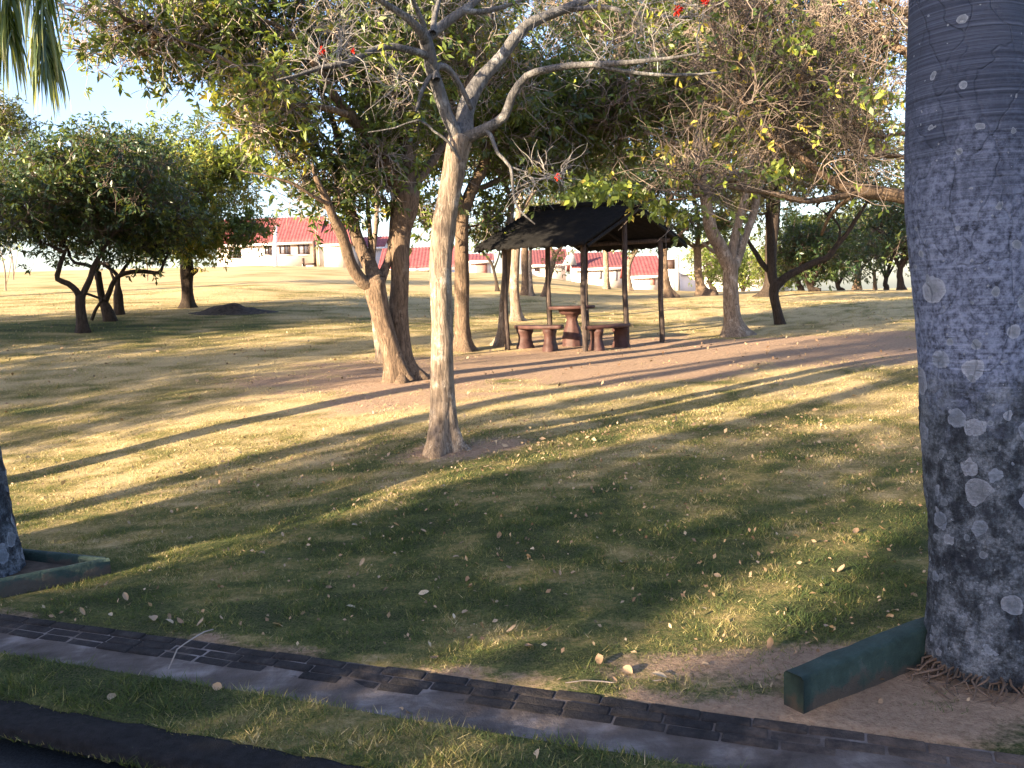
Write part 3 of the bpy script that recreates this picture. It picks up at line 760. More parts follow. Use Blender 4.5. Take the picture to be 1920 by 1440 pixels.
# planter edging
def mat_paint():
    m, n, b = mat('green_paint'); v = coord(n)
    f = noise(n, v, 9, 6, .7); g = noise(n, v, 45, 4, .7)
    c = ramp(n, f, [(.3, (.014, .028, .023)), (.6, (.030, .054, .047)), (.72, (.09, .11, .105))])
    c = mix(n, ramp(n, math_(n, 'ADD', math_(n, 'MULTIPLY', f, .5), math_(n, 'MULTIPLY', g, .5)), [(.58, (0, 0, 0)), (.66, (.8, .8, .8))]), c, (.09, .075, .06))
    sp = N(n, 'ShaderNodeSeparateXYZ'); n.links.new(v, sp.inputs[0])
    dz = math_(n, 'SUBTRACT', math_(n, 'MULTIPLY', math_(n, 'SUBTRACT', f, .4), .30), sp.outputs['Z'])
    c = mix(n, ramp(n, math_(n, 'ADD', dz, .5), [(.47, (0, 0, 0)), (.51, (.85, .85, .85))]), c, (.055, .042, .034))
    n.links.new(c, b.inputs['Base Color']); b.inputs['Roughness'].default_value = .75; bump(n, b, math_(n, 'ADD', g, f), .7, .012); return m
M['green_paint'] = mat_paint()
def kerb_bar(mb, a, b, wd, h, zb, z1=None):
    a = np.array(a, float); b = np.array(b, float); d = b - a; L_ = np.linalg.norm(d); d /= L_; s = np.array([-d[1], d[0]])
    k = max(2, int(L_ / .06)); bev = .012
    prof = [(-wd / 2, -.1), (-wd / 2, h - bev), (-wd / 2 + bev, h), (wd / 2 - bev, h), (wd / 2, h - bev), (wd / 2, -.1)]
    V = []
    for i in range(k + 1):
        p = a + d * L_ * i / k; zg = zb + ((z1 if z1 is not None else zb) - zb) * i / k
        for (o, z) in prof:
            jit = .003 * (float(vnoise(i * .7 + 3, o * 20 + z * 30 + 9, 5)) - .5) * 2
            V.append([p[0] + s[0] * (o + jit), p[1] + s[1] * (o + jit), zg + z + jit])
    m = len(prof); f = [[i * m + j, i * m + j + 1, (i + 1) * m + j + 1, (i + 1) * m + j] for i in range(k) for j in range(m - 1)]
    mb.add(V, f)
    base0 = [0, 1, 4, 5], [1, 2, 3, 4]
    e = k * m
    mb.f.append(np.array([[q + mb.n - len(V) for q in c] for c in base0] + [[e + q + mb.n - len(V) for q in c[::-1]] for c in base0]))
def atz(px, py, z):
    d = ray(px, py); t = (z - CAM[2]) / d[2]; return (CAM + d * t)[:2]
t = thing('planter_edge', 'green painted concrete kerb around the big palm at the right', 'planter kerb', (1.1, 3.2, 0), 'green planter kerbs')
mb = MB(); a = atz(1487, 1262, .145); b_ = atz(1745, 1168, .145); d = (b_ - a); d /= np.linalg.norm(d)
kerb_bar(mb, a + d * .0, b_ + d * .55, .095, .145, .0, .03); mb.build('kerb_bar', M['green_paint'], t, smooth=False)
mb = MB(); e = b_ + d * .55; dn = np.array([d[1], -d[0]]); kerb_bar(mb, e, e + dn * 1.3, .095, .145, .03, 0); mb.build('kerb_bar', M['green_paint'], t, smooth=False)
t = thing('planter_edge', 'green painted kerb forming a sharp corner around the left palm', 'planter kerb', (-2.4, 4.95, 0), 'green planter kerbs')
c0 = atz(204, 1046, .075); c1 = atz(0, 1082, .10); c2 = atz(48, 1029, .10)
d1 = (c1 - c0) / np.linalg.norm(c1 - c0); d2 = (c2 - c0) / np.linalg.norm(c2 - c0)
mb = MB(); kerb_bar(mb, c0, c0 + d1 * 1.7, .05, .10, -.025, .02); mb.build('kerb_bar', M['green_paint'], t, smooth=False)
mb = MB(); kerb_bar(mb, c0 + d2 * .03, c0 + d2 * 1.6, .05, .097, -.022, .03); mb.build('kerb_bar', M['green_paint'], t, smooth=False)
mb = MB(); q0 = c0 + d1 * .1 + d2 * .1; q1 = c0 + d1 * 1.65; q2 = c0 + d2 * 1.55
mb.add([[*q0, .035], [*q2, .07], [*q1, .045]], [[0, 1, 2]]); M['planter_soil'] = mat_plain('planter_soil', (.07, .05, .036), .95, .5, 14, .8)
mb.build('soil', M['planter_soil'], t, smooth=False)
#@@SECTION gazebo
# ------------------------------------------------------------------ picnic shelter
M['post'] = mat_bark('post_wood', (.035, .027, .024), (.13, .095, .08), (.20, .17, .16), .2, .5)
M['roof_dark'] = mat_plain('roof_dark', (.007, .0065, .0065), .95, .5, 16, .8)
M['maroon'] = mat_plain('maroon_concrete', (.062, .030, .026), .6, .4, 9, .35)
M['rafter'] = mat_bark('rafter_wood', (.008, .007, .006), (.026, .02, .017), (.05, .045, .04), .2, .5)
g4 = G(1097, 659)
P4 = g4[:2]; av = np.array([.69, .75]); av /= np.linalg.norm(av); bv_ = np.array([-.65, .76]); bv_ /= np.linalg.norm(bv_)
g6 = G(1241, 642)[:2]; g1 = G(951, 657)[:2]
av = (g6 - P4); LA = np.linalg.norm(av); av /= LA
bv_ = (g1 - P4); LB = np.linalg.norm(bv_); bv_ /= LB
print('gazebo', P4, LA, LB, 'dot', av @ bv_)
cen = P4 + av * LA / 2 + bv_ * LB / 2; zc_ = float(gz(*cen))
gt = thing('picnic_shelter', 'open timber picnic shelter with dark pitched roof over table and benches', 'gazebo', (cen[0], cen[1], zc_))
ZE = P(1065, 447, P4[1])[2] + .14       # eave height
ZR = ZE + .52
def post(q, top, w0=.052):
    zg = float(gz(*q)); mb = MB(); n = 24
    ln = np.array([[q[0] + .01 * math.sin(i * .4), q[1], zg - .2 + (top - zg + .2) * i / (n - 1), w0 * (1.03 - .1 * i / n)] for i in range(n)])
    trunk_tube(mb, ln, 12, int(q[0] * 7) % 9, .05); mb.build('post', M['post'], gt)
for sa in (0, .5, 1):
    for sb in (0, 1):
        if sa == .5: q = P4 + av * LA * (.52) + bv_ * LB * sb; post(q, ZR - .14)
        else: post(P4 + av * LA * sa + bv_ * LB * sb, ZE - .12)
def beam(p, q, r_, m, nm):
    mb = MB(); ln = np.array([[*(np.array(p) + (np.array(q) - np.array(p)) * t), r_] for t in np.linspace(0, 1, 10)]); trunk_tube(mb, ln, 10, 3, .06)
    v = mb.build(nm, m, gt); return v
def pt(a_, b__, z): q = P4 + av * a_ + bv_ * b__; return (q[0], q[1], z)
beam(pt(0, -.2, ZE - .16), pt(0, LB + .2, ZE - .16), .045, M['post'], 'beam')
beam(pt(LA, -.2, ZE - .16), pt(LA, LB + .2, ZE - .16), .045, M['post'], 'beam')
ov = .34; og = .30
for b0 in (-og - .02, LB * .5, LB + og - .05):
    beam(pt(-ov + .04, b0, ZE - .305), pt(LA / 2, b0, ZR - .125), .032, M['rafter'], 'rafter')
    beam(pt(LA + ov - .04, b0, ZE - .305), pt(LA / 2, b0, ZR - .125), .032, M['rafter'], 'rafter')
beam(pt(LA / 2, -og, ZR + .02), pt(LA / 2, LB + og, ZR + .02), .06, M['roof_dark'], 'ridge_cap')
for sgn in (0, 1):
    mb = MB(); nu, nv = 70, 30; V = []; r = np.random.default_rng(4 + sgn)
    for layer in (0, 1):
        for i in range(nv + 1):
            for j in range(nu + 1):
                t_ = i / nv; a0 = (-ov if sgn == 0 else LA + ov); aa = a0 + (LA / 2 - a0) * t_
                z = (ZE - .20 * 1.0) + (ZR - ZE + .20) * t_
                z += (.0 if layer == 0 else -.07)
                z += .035 * ((i * .5) % 1 - .5) * (layer == 0) + .02 * (float(vnoise(i * .9, j * .35, 3 + sgn)) - .5)
                if i == 0: z -= .05 * float(vnoise(j * .8, 2, 8)); aa += (-.04 if sgn == 0 else .04) * float(vnoise(j * 1.1, 5, 9))
                q = P4 + av * aa + bv_ * (-og + (LB + 2 * og) * j / nu); V.append([q[0], q[1], z])
    m = (nv + 1) * (nu + 1); f = []
    for i in range(nv):
        for j in range(nu):
            a0 = i * (nu + 1) + j; f.append([a0, a0 + 1, a0 + nu + 2, a0 + nu + 1]); f.append([m + a0, m + a0 + nu + 1, m + a0 + nu + 2, m + a0 + 1])
    for j in range(nu): f.append([j, m + j, m + j + 1, j + 1])
    for i in range(nv):
        for c in (0, nu):
            a0 = i * (nu + 1) + c; f.append([a0, a0 + nu + 1, m + a0 + nu + 1, m + a0])
    mb.add(V, f); mb.build('roof_slope', M['roof_dark'], gt, smooth=False)
# table
tg = G(1074, 652); tc = np.array([P(1074, 652, tg[1] + .35)[0], tg[1] + .35]); tz = float(gz(*tc))
def lathe(mb, c, prof, n=24, flute=0):
    V = []; 
    for (z, r_) in prof:
        for k in range(n):
            a = 2 * PI * k / n; rr = r_ * (1 + flute * math.cos(8 * a)); V.append([c[0] + math.cos(a) * rr, c[1] + math.sin(a) * rr, c[2] + z])
    m = len(prof); f = [[i * n + k, i * n + (k + 1) % n, (i + 1) * n + (k + 1) % n, (i + 1) * n + k] for i in range(m - 1) for k in range(n)]
    mb.add(V, f)
tt = thing('picnic_table', 'round maroon concrete table on fluted pedestal under the shelter', 'table', (tc[0], tc[1], tz))
mb = MB(); lathe(mb, (tc[0], tc[1], tz), [(.72, .0), (.72, .42), (.73, .455), (.77, .46), (.785, .44), (.787, 0)], 40); mb.build('table_top', M['maroon'], tt)
mb = MB(); lathe(mb, (tc[0], tc[1], tz), [(-.05, .2), (.03, .205), (.05, .19), (.10, .20), (.12, .185), (.16, .2), (.2, .19), (.22, .175), (.3, .17), (.42, .12), (.52, .10), (.6, .13), (.62, .2), (.66, .24), (.719, .26)], 32, .04); mb.build('pedestal', M['maroon'], tt)
def bench(a0, a1, label):
    am = (a0 + a1) / 2; ri, ro = .82, 1.14
    c = np.array([tc[0] + math.cos(am) * .97, tc[1] + math.sin(am) * .97]); z = float(gz(*c))
    bt = thing('curved_bench', label, 'bench', (c[0], c[1], z), 'curved concrete benches')
    n = 24; V = []
    for i in range(n + 1):
        a = a0 + (a1 - a0) * i / n
        for (rr, zz) in ((ri, .40), (ri, .455), (ri + .01, .465), (ro - .01, .465), (ro, .455), (ro, .40)): V.append([tc[0] + math.cos(a) * rr, tc[1] + math.sin(a) * rr, z + zz])
    f = [[i * 6 + j, i * 6 + (j + 1) % 6, (i + 1) * 6 + (j + 1) % 6, (i + 1) * 6 + j] for i in range(n) for j in range(6)]
    for e in (0, n * 6): f += [[e, e + 1, e + 4, e + 5], [e + 1, e + 2, e + 3, e + 4]]
    mb = MB(); mb.add(V, f); mb.build('seat', M['maroon'], bt, smooth=False)
    for fr in (.2, .8):
        a = a0 + (a1 - a0) * fr; q = (tc[0] + math.cos(a) * .98, tc[1] + math.sin(a) * .98)
        mb = MB(); V = []; pr = [(-.08, .16, .085), (.05, .16, .085), (.10, .135, .075), (.2, .115, .065), (.28, .12, .065), (.34, .15, .07), (.399, .15, .075)]
        ca, sa_ = math.cos(a), math.sin(a)
        for (zz, hr, ht) in pr:
            for (u, v) in ((-1, -1), (1, -1), (1, 1), (-1, 1)): V.append([q[0] + ca * hr * u - sa_ * ht * v, q[1] + sa_ * hr * u + ca * ht * v, z + zz])
        f = [[i * 4 + k, i * 4 + (k + 1) % 4, (i + 1) * 4 + (k + 1) % 4, (i + 1) * 4 + k] for i in range(len(pr) - 1) for k in range(4)] + [[(len(pr) - 1) * 4 + k for k in range(4)]]
        mb.add(V, f); mb.build('leg', M['maroon'], bt, smooth=False)
bench(R(182), R(255), 'curved maroon concrete bench on the left of the round table')
bench(R(278), R(352), 'curved maroon concrete bench on the right of the round table')
#@@SECTION houses
# ------------------------------------------------------------------ houses
M['white_wall'] = mat_plain('white_wall', (.62, .56, .53), .8, .10, 1.2, .1)
M['cream_wall'] = mat_plain('cream_wall', (.66, .56, .43), .8, .10, 1.2, .1)
M['brown_door'] = mat_plain('brown_wall', (.30, .15, .13), .8, .15, 2, .1)  # plain brown of the doors
M['white_trim'] = mat_plain('white_trim', (.78, .74, .72), .6, .08, 3, 0)
M['frame'] = mat_plain('window_frame', (.05, .03, .025), .6, .2, 5, 0)
m_, n_, b_2 = mat('window_glass'); b_2.inputs['Base Color'].default_value = (.12, .12, .15, 1); b_2.inputs['Roughness'].default_value = .12; b_2.inputs['Specular IOR Level'].default_value = .8; M['glass'] = m_
M['tile'] = mat_plain('red_tile', (.21, .062, .062), .7, .3, 3, .3)
M['tile_dark'] = mat_plain('dull_red_tile', (.15, .05, .052), .8, .3, 3, .3)
M['grey'] = mat_plain('grey_boards', (.28, .28, .30), .8, .2, 3, .2)
def roof_slab(t, p0, p1, q0, q1, m, nm='roof', rib=.28):
    """ribbed slab: lower edge p0-p1, upper edge q0-q1"""
    p0, p1, q0, q1 = map(np.array, (p0, p1, q0, q1)); L_ = np.linalg.norm(p1 - p0); n = max(8, int(L_ / rib) * 4)
    nrm = np.cross(p1 - p0, q0 - p0); nrm = nrm / np.linalg.norm(nrm); nrm = nrm if nrm[2] > 0 else -nrm
    V = []
    for lay in (0, 1):
        for i in range(9):
            t_ = i / 8
            for j in range(n + 1):
                s = j / n; p = (p0 + (p1 - p0) * s) * (1 - t_) + (q0 + (q1 - q0) * s) * t_
                h = .05 * (1 + math.cos(2 * PI * s * L_ / rib)) * .5 if lay == 0 else -.08
                V.append(p + nrm * (h + (.02 * (1 - (t_ * 8 % 1)) if lay == 0 else 0)))
    w_ = n + 1; m9 = 9 * w_; f = []
    for i in range(8):
        for j in range(n): a = i * w_ + j; f += [[a, a + 1, a + w_ + 1, a + w_], [m9 + a, m9 + a + w_, m9 + a + w_ + 1, m9 + a + 1]]
    for j in range(n): f.append([j, m9 + j, m9 + j + 1, j + 1])
    for i in range(8):
        for c in (0, n): a = i * w_ + c; f.append([a, a + w_, m9 + a + w_, m9 + a])
    mb = MB(); mb.add(V, f); return mb.build(nm, m, t, smooth=False)
def house(nm, label, px0, px1, ye, yr, yb, Y, depth=5, wins=(), m='white_wall', roofm='tile', hipr=0, hipl=0, cat='house', ov=.35, parent=None, doors=()):
    A = P(px0, ye, Y); B = P(px1, ye, Y); ze = (A[2] + B[2]) / 2; zb = min(P((px0 + px1) / 2, yb, Y)[2], float(gz((A[0] + B[0]) / 2, Y))) - .3
    zr = P((px0 + px1) / 2, yr, Y + depth / 2)[2]; x0, x1 = A[0], B[0]
    t = parent or thing(nm, label, cat, ((x0 + x1) / 2, Y, zb + .3))
    mb = MB(); box(mb, ((x0 + x1) / 2, Y + depth / 2, (zb + ze) / 2), (x1 - x0, depth, ze - zb)); 
    for xx in (x0 + .003, x1 - .003):
        if (xx > (x0 + x1) / 2 and hipr) or (xx < (x0 + x1) / 2 and hipl): continue
        mb.add([[xx, Y, ze], [xx, Y + depth, ze], [xx, Y + depth / 2, zr - .12]], [[0, 1, 2]])
    mb.build('wall', M[m], t, smooth=False)
    o_ = ov; sl = (zr - ze) / (depth / 2); 
    for (s, y0) in ((-1, Y - o_), (1, Y + depth + o_)):
        roof_slab(t, (x0 - .3, y0, ze - sl * o_ + .06), (x1 + .3, y0, ze - sl * o_ + .06), (x0 - .3 + hipl, Y + depth / 2, zr + .06), (x1 + .3 - hipr, Y + depth / 2, zr + .06), M[roofm])
    if hipr: roof_slab(t, (x1 + .3, Y - o_, ze - sl * o_ + .05), (x1 + .3, Y + depth + o_, ze - sl * o_ + .05), (x1 + .3 - hipr, Y + depth / 2 - .01, zr + .05), (x1 + .3 - hipr, Y + depth / 2 + .01, zr + .05), M[roofm])
    mb = MB(); box(mb, ((x0 + x1) / 2, Y - o_ - .035, ze - sl * o_ - .06), (x1 - x0 + .6, .06, .2)); mb.build('fascia', M['white_trim'], t, smooth=False)
    for (wx0, wx1, wy0, wy1) in wins:
        a = P(wx0, wy0, Y); b = P(wx1, wy1, Y); cx = (a[0] + b[0]) / 2; cz = (a[2] + b[2]) / 2; ww = b[0] - a[0]; hh = a[2] - b[2]
        mb = MB()
        box(mb, (cx, Y - .03, cz + hh / 2), (ww + .12, .10, .1)); box(mb, (cx, Y - .03, cz - hh / 2), (ww + .12, .10, .1))
        for dx in (-ww / 2, 0, ww / 2): box(mb, (cx + dx, Y - .031, cz), (.1, .09, hh - .1))
        fr = mb.build('window', M['frame'], t, smooth=False)
        mb = MB(); box(mb, (cx, Y - .012, cz), (ww, .03, hh)); mb.build('pane', M['glass'], fr, smooth=False)
        mb = MB(); box(mb, (cx, Y - .09, cz - hh / 2 - .09), (ww + .25, .16, .07)); mb.build('sill', M['white_trim'], fr, smooth=False)
    for (wx0, wx1, wy0, wy1, dm) in doors:
        a = P(wx0, wy0, Y); b = P(wx1, wy1, Y); mb = MB()
        box(mb, ((a[0] + b[0]) / 2, Y - .03, (a[2] + b[2]) / 2), (b[0] - a[0], .08, a[2] - b[2])); mb.build('door', M[dm], t, smooth=False)
    return t
hA = house('long_house', 'long white house with red ribbed roof and cream end wall behind the left lawn', 405, 592, 452, 411, 503, 74, 6,
           wins=[(430, 450, 467, 483), (497, 508, 462, 477), (524, 543, 457, 476), (559, 580, 457, 476)], hipr=0)
house('x', 'x', 596, 652, 457, 421, 506, 73, 7, m='cream_wall', parent=hA, hipr=1.0, ov=.12)
mb = MB()
for (cx, cz, sx, sz) in ((569, 493, .15, .8), (590, 476, .2, 2.2)):
    p = P(cx, cz, 72.6); box(mb, p, (sx, .2, sz))
p = P(580, 495, 72.6); box(mb, p, (1.1, .2, .12)); mb.build('porch', M['frame'], hA, smooth=False)
p = P(580, 499, 72.7); mb = MB(); box(mb, p, (1.15, .15, .35)); mb.build('porch_wall', M['white_trim'], hA, smooth=False)
house('white_house', 'plain pale house wall between the trunks of the twin tree', 672, 716, 462, 446, 508, 78, 5, m='white_wall', roofm='tile', hipr=0)
house('low_house', 'low white house with steep red roof right of the twin trunks', 716, 846, 500, 466, 520, 70, 6, wins=[(787, 793, 505, 513), (803, 806, 505, 515)])
house('small_house', 'small white house with brown door frame seen left of the shelter', 878, 918, 488, 478, 520, 66, 4, doors=[(892, 914, 493, 519, 'brown_door')], roofm='tile')
house('white_building', 'white building with dull red roof seen through the shelter posts', 985, 1060, 494, 470, 522, 78, 6, roofm='tile_dark', wins=[(1003, 1010, 500, 508)])
hD = house('white_building', 'white building with dark red roof and grey gable, behind the shelter centre', 1078, 1176, 500, 475, 540, 72, 6, roofm='tile_dark', doors=[(1120, 1128, 503, 523, 'grey'), (1150, 1157, 503, 526, 'grey')])
mb = MB(); a = P(1054, 497, 71.5); b_ = P(1082, 497, 71.5); c_ = P(1072, 462, 71.5)
mb.add([a, b_, c_, a + [0, .3, 0], b_ + [0, .3, 0], c_ + [0, .3, 0]], [[0, 1, 2], [3, 5, 4]]); mb.f.append(np.array([[0, 3, 4, 1], [1, 4, 5, 2], [2, 5, 3, 0]]))
mb.build('gable', M['grey'], hD, smooth=False)
hE = house('bright_roofed_house', 'white house with bright red roof seen between the right shelter posts', 1186, 1236, 514, 482, 545, 66, 5, doors=[(1218, 1228, 519, 534, 'brown_door')], ov=.3)
mb = MB(); p = P(1259, 495, 65.5); box(mb, p, (.65, .12, .7)); mb.build('opening', M['frame'], hE, smooth=False)
mb = MB(); p = P(1257, 517, 65.6); box(mb, p, (1.3, .1, 3.2)); mb.build('gable_wall', M['white_trim'], hE, smooth=False)
mb = MB(); p = P(1270, 515, 65.2); box(mb, p, (.3, .3, 2.9)); mb.build('pillar', M['grey'], hE, smooth=False)
house('long_white_hall', 'long bright white hall behind the trees right of the shelter', 1276, 1480, 506, 492, 556, 80, 6, roofm='white_trim')
mb = MB(); p = G(517, 503); pb = P(517, 503, 62); pb[2] = float(gz(pb[0], pb[1])); pt_ = P(517, 424, 62)
trunk_tube(mb, np.array([[pb[0], pb[1], pb[2] - .3, .16], [pb[0], pb[1], pb[2] + 1, .15], [pt_[0], pt_[1], pt_[2], .11]]), 12, 1, .04)
tag(mb.build('pole', M['white_trim'], None), 'white upright pole in front of the long house windows', 'pole')
#@@SECTION trees
# ------------------------------------------------------------------ trees
def tree_px(name, label, trunks, limbs, crowns, **k):
    """trunks/limbs: (spec, dY); limbs hang on the depth of trunk 0 (plus y0)"""
    lines = []; l0, Y = trunk_line(trunks[0][0], trunks[0][1]); lines.append(l0)
    for sp, dY, y0 in trunks[1:]: 
        l = pxl(sp, Y, dY, y0); 
        lines.append(l)
    for sp, dY, y0 in limbs: lines.append(pxl(sp, Y, dY, y0))
    cr = [crn(c[0], c[1], c[2], c[3], Y + c[4], *c[5:]) for c in crowns]
    return grow(name, label, 'tree', lines, cr, ntrunk=len(trunks), **k), Y

# central tree
(ct, ctp), YC = tree_px('bare_tree', 'pale slim tree in the middle with nearly bare grey limbs and red flowers',
    [([(834, 846, 54), (832, 800, 46), (829, 700, 42), (829, 600, 40), (826, 500, 42), (832, 430, 45), (840, 380, 40), (849, 330, 40), (857, 285, 42), (864, 258, 44)], .1)],
    [([(858, 275, 30), (853, 247, 26), (837, 213, 24), (820, 160, 24), (810, 133, 24), (807, 110, 24), (797, 73, 24)], -.3, .1),
     ([(797, 80, 20), (790, 60, 17), (760, 30, 14), (720, 5, 10), (680, -30, 7)], -.5, -.2),
     ([(797, 73, 14), (793, 43, 11), (777, 7, 8), (765, -40, 5)], -.3, -.2),
     ([(797, 73, 18), (812, 62, 18), (843, 37, 17), (873, 17, 15), (900, -5, 12), (950, -50, 8)], .4, -.2),
     ([(812, 62, 12), (815, 30, 10), (823, 0, 8), (830, -40, 5)], .6, -.2),
     ([(865, 20, 12), (900, 22, 10), (927, 17, 9), (965, 5, 7), (1010, -20, 5)], .4, 0),
     ([(809, 108, 15), (780, 97, 14), (727, 87, 13), (693, 97, 12), (653, 117, 12), (600, 127, 9), (555, 142, 6), (520, 150, 4)], -.9, -.15),
     ([(818, 150, 14), (815, 132, 15), (826, 124, 14), (841, 130, 11), (857, 150, 9), (873, 180, 9), (884, 205, 8)], .25, -.15),
     ([(812, 138, 11), (803, 148, 9), (790, 173, 8), (784, 195, 6), (780, 210, 4)], -.2, -.1),
     ([(866, 270, 38), (871, 240, 36), (872, 210, 34), (887, 173, 30), (907, 143, 26), (940, 107, 22), (973, 63, 22), (1003, 40, 20), (1060, 17, 17), (1105, -3, 13), (1170, -40, 8)], .9, .1),
     ([(1045, 22, 10), (1090, 16, 9), (1133, 13, 8), (1180, 24, 8), (1220, 28, 7), (1262, 33, 5), (1310, 30, 3)], -.4, .9),
     ([(876, 258, 26), (890, 251, 22), (913, 240, 19), (947, 217, 17), (960, 180, 15), (987, 143, 14), (1027, 130, 14), (1077, 123, 12), (1133, 120, 11), (1200, 115, 9), (1255, 109, 6), (1310, 100, 3)], -.6, .1),
     ([(1110, 121, 8), (1167, 133, 8), (1233, 140, 7), (1300, 140, 5), (1350, 135, 3)], .2, -.35),
     ([(905, 243, 9), (920, 253, 8), (933, 287, 7), (957, 313, 6), (963, 363, 5), (973, 393, 4), (1003, 420, 2.5)], -.3, 0),
     ([(957, 313, 4), (985, 322, 3.5), (1020, 330, 3), (1055, 348, 2)], .2, -.15),
     ([(862, 300, 6), (840, 265, 5), (812, 245, 5), (785, 225, 4), (740, 240, 3), (690, 248, 2)], -.3, 0)],
    [(720, -60, 190, 110, 0, 1.2, 1), (950, -80, 220, 110, .3, 1.4, 1), (1180, 60, 150, 90, .4, 1.0, .8), (980, 330, 70, 60, -.1, .4, .25), (760, 210, 60, 60, 0, .5, .2), (620, 100, 100, 60, -.5, .8, .4)],
    natt=150, twigs=6, leafp=.10, seed=11, bark='bark_pale', twigm='twig_grey', leafm='leaf_mix', flare=.55, L=.085, tint_mu=.6, rt=.0035, tw_r=.0032, tw_len=(.15, .45), sides=20, maxr=.018)
# the upper limbs weather grey
for ch in ct.children:
    if ch.name.startswith('branches'): ch.data.materials[0] = M['bark_grey']
r = np.random.default_rng(2)
for (px, py, s_) in [(1272, 18, .07), (1046, 330, .05), (1322, 3, .05), (603, 95, .045), (662, 95, .03)]:
    mb = MB(); c = P(px, py, YC + (.2 if px > 900 else -.6)); leaves(mb, np.repeat(c[None], 6, 0), rnd_dir(6, r), r, 9, s_ * .75, .4, 1.3, droop=0)
    mb.build('flower', M['flower'], ct, smooth=False, attr_=True)

# twin trunk tree
(_, _), YT = tree_px('twin_trunk_tree', 'large tree with two brown trunks joined at the base, left of centre',
    [([(759, 712, 52), (753, 680, 42), (750, 642, 37), (747, 584, 35), (750, 526, 35), (750, 467, 35), (753, 424, 38), (761, 389, 46), (762, 358, 50)], .1),
     ([(745, 712, 42), (738, 680, 38), (729, 642, 34), (715, 593, 35), (704, 545, 39), (703, 522, 38)], -.2, -.1)],
    [([(703, 535, 30), (680, 529, 26), (659, 497, 23), (648, 462, 21), (639, 432, 20), (627, 412, 17), (612, 375, 13), (590, 330, 10)], -.8, -.25),
     ([(706, 525, 30), (689, 491, 25), (671, 450, 22), (659, 403, 21), (650, 350, 19), (640, 293, 15), (625, 230, 11), (600, 170, 8)], .6, -.25),
     ([(712, 530, 22), (722, 505, 18), (733, 470, 14), (736, 420, 12), (738, 380, 10), (735, 330, 8)], .5, -.15),
     ([(706, 510, 12), (697, 480, 10), (694, 440, 9), (691, 405, 8), (686, 350, 6)], .4, -.2),
     ([(757, 365, 32), (730, 320, 28), (693, 257, 26), (653, 213, 24), (627, 180, 18), (590, 120, 13), (540, 60, 10), (470, 30, 7)], -1.2, .1),
     ([(766, 358, 26), (790, 330, 18), (820, 290, 14), (850, 230, 12), (880, 150, 10), (900, 80, 8)], 1.2, .1),
     ([(762, 360, 28), (765, 300, 24), (755, 230, 20), (745, 150, 16), (730, 60, 12), (700, -40, 9)], .4, .1),
     ([(650, 215, 14), (600, 200, 12), (540, 195, 9), (480, 150, 8), (400, 100, 6), (320, 70, 5)], -1.0, -.9),
     ([(616, 383, 9), (590, 370, 7), (550, 345, 5), (500, 330, 4), (450, 320, 3)], -.5, -1.0)],
    [(330, 55, 190, 80, -1, 1.6, 1.3), (520, 40, 170, 110, 0, 1.8, 1.3), (700, 60, 170, 140, .5, 1.8, 1.2), (490, 200, 75, 70, -1.2, .8, .8, .7), (590, 300, 65, 95, -.5, .9, .55),  # one clump tinted brighter, its sunlight put into the leaf colour
     (690, 220, 110, 100, 0, 1.3, .6), (640, 340, 70, 70, 0, .9, .35), (880, 60, 160, 120, 1.5, 1.5, .9), (420, -120, 300, 90, 0, 2, .8), (800, -120, 250, 90, .5, 2, .7), (740, 300, 60, 50, .3, .8, .2)],
    natt=1300, twigs=5, leafp=.55, seed=23, bark='bark_brown', twigm='twig', leafm='leaf_mix', clumps=100, L=.13, nper=8, yel=.10, sides=22, flare=.5, rt=.0065, tw_r=.0072, maxr=.05, tw_len=(.25, .75), curl=.8)
# surface roots of the twin tree
# slim stem behind it
tree_px('slim_tree', 'slim trunk standing just behind the left stem of the twin tree',
    [([(719, 680, 22), (714, 660, 17), (709, 636, 15), (704, 600, 14), (700, 560, 12), (698, 520, 11), (700, 470, 10), (705, 420, 9), (708, 360, 8)], 0)],
    [], [(715, 330, 50, 50, 0, .7, 1), (720, 240, 60, 60, .2, .8, 1)], natt=70, twigs=5, leafp=.5, seed=31, bark='bark_pale', leafm='leaf_dark', L=.12, clumps=12)
# behind the centre tree
tree_px('straight_tree', 'straight trunked tree directly right of and behind the pale middle tree',
    [([(869, 657, 40), (868, 635, 31), (866, 600, 28), (866, 540, 27), (866, 467, 26), (866, 409, 27), (869, 383, 26)], 0)],
    [([(869, 395, 24), (887, 350, 22), (903, 320, 20), (915, 280, 16), (925, 220, 12), (930, 150, 8)], .5, 0),
     ([(868, 390, 16), (850, 340, 14), (835, 290, 11), (830, 220, 9), (820, 150, 6)], -.5, 0),
     ([(885, 360, 12), (930, 340, 10), (980, 310, 8), (1030, 270, 6)], 1, .2)],
    [(930, 190, 140, 110, .5, 2, 1.2), (800, 240, 100, 90, 0, 1.5, .8), (830, 80, 160, 100, .5, 2, 1), (1020, 240, 110, 80, 1.5, 1.5, .8), (860, 400, 80, 40, 0, .8, .12), (790, 400, 30, 35, 0, .5, .08), (930, 400, 35, 35, .5, .6, .10)],
    natt=850, twigs=4, leafp=.7, tw_r=.009, seed=41, bark='bark_brown', leafm='leaf_mix', L=.17, nper=8, clumps=60, tint_mu=.3, twigm='twig')
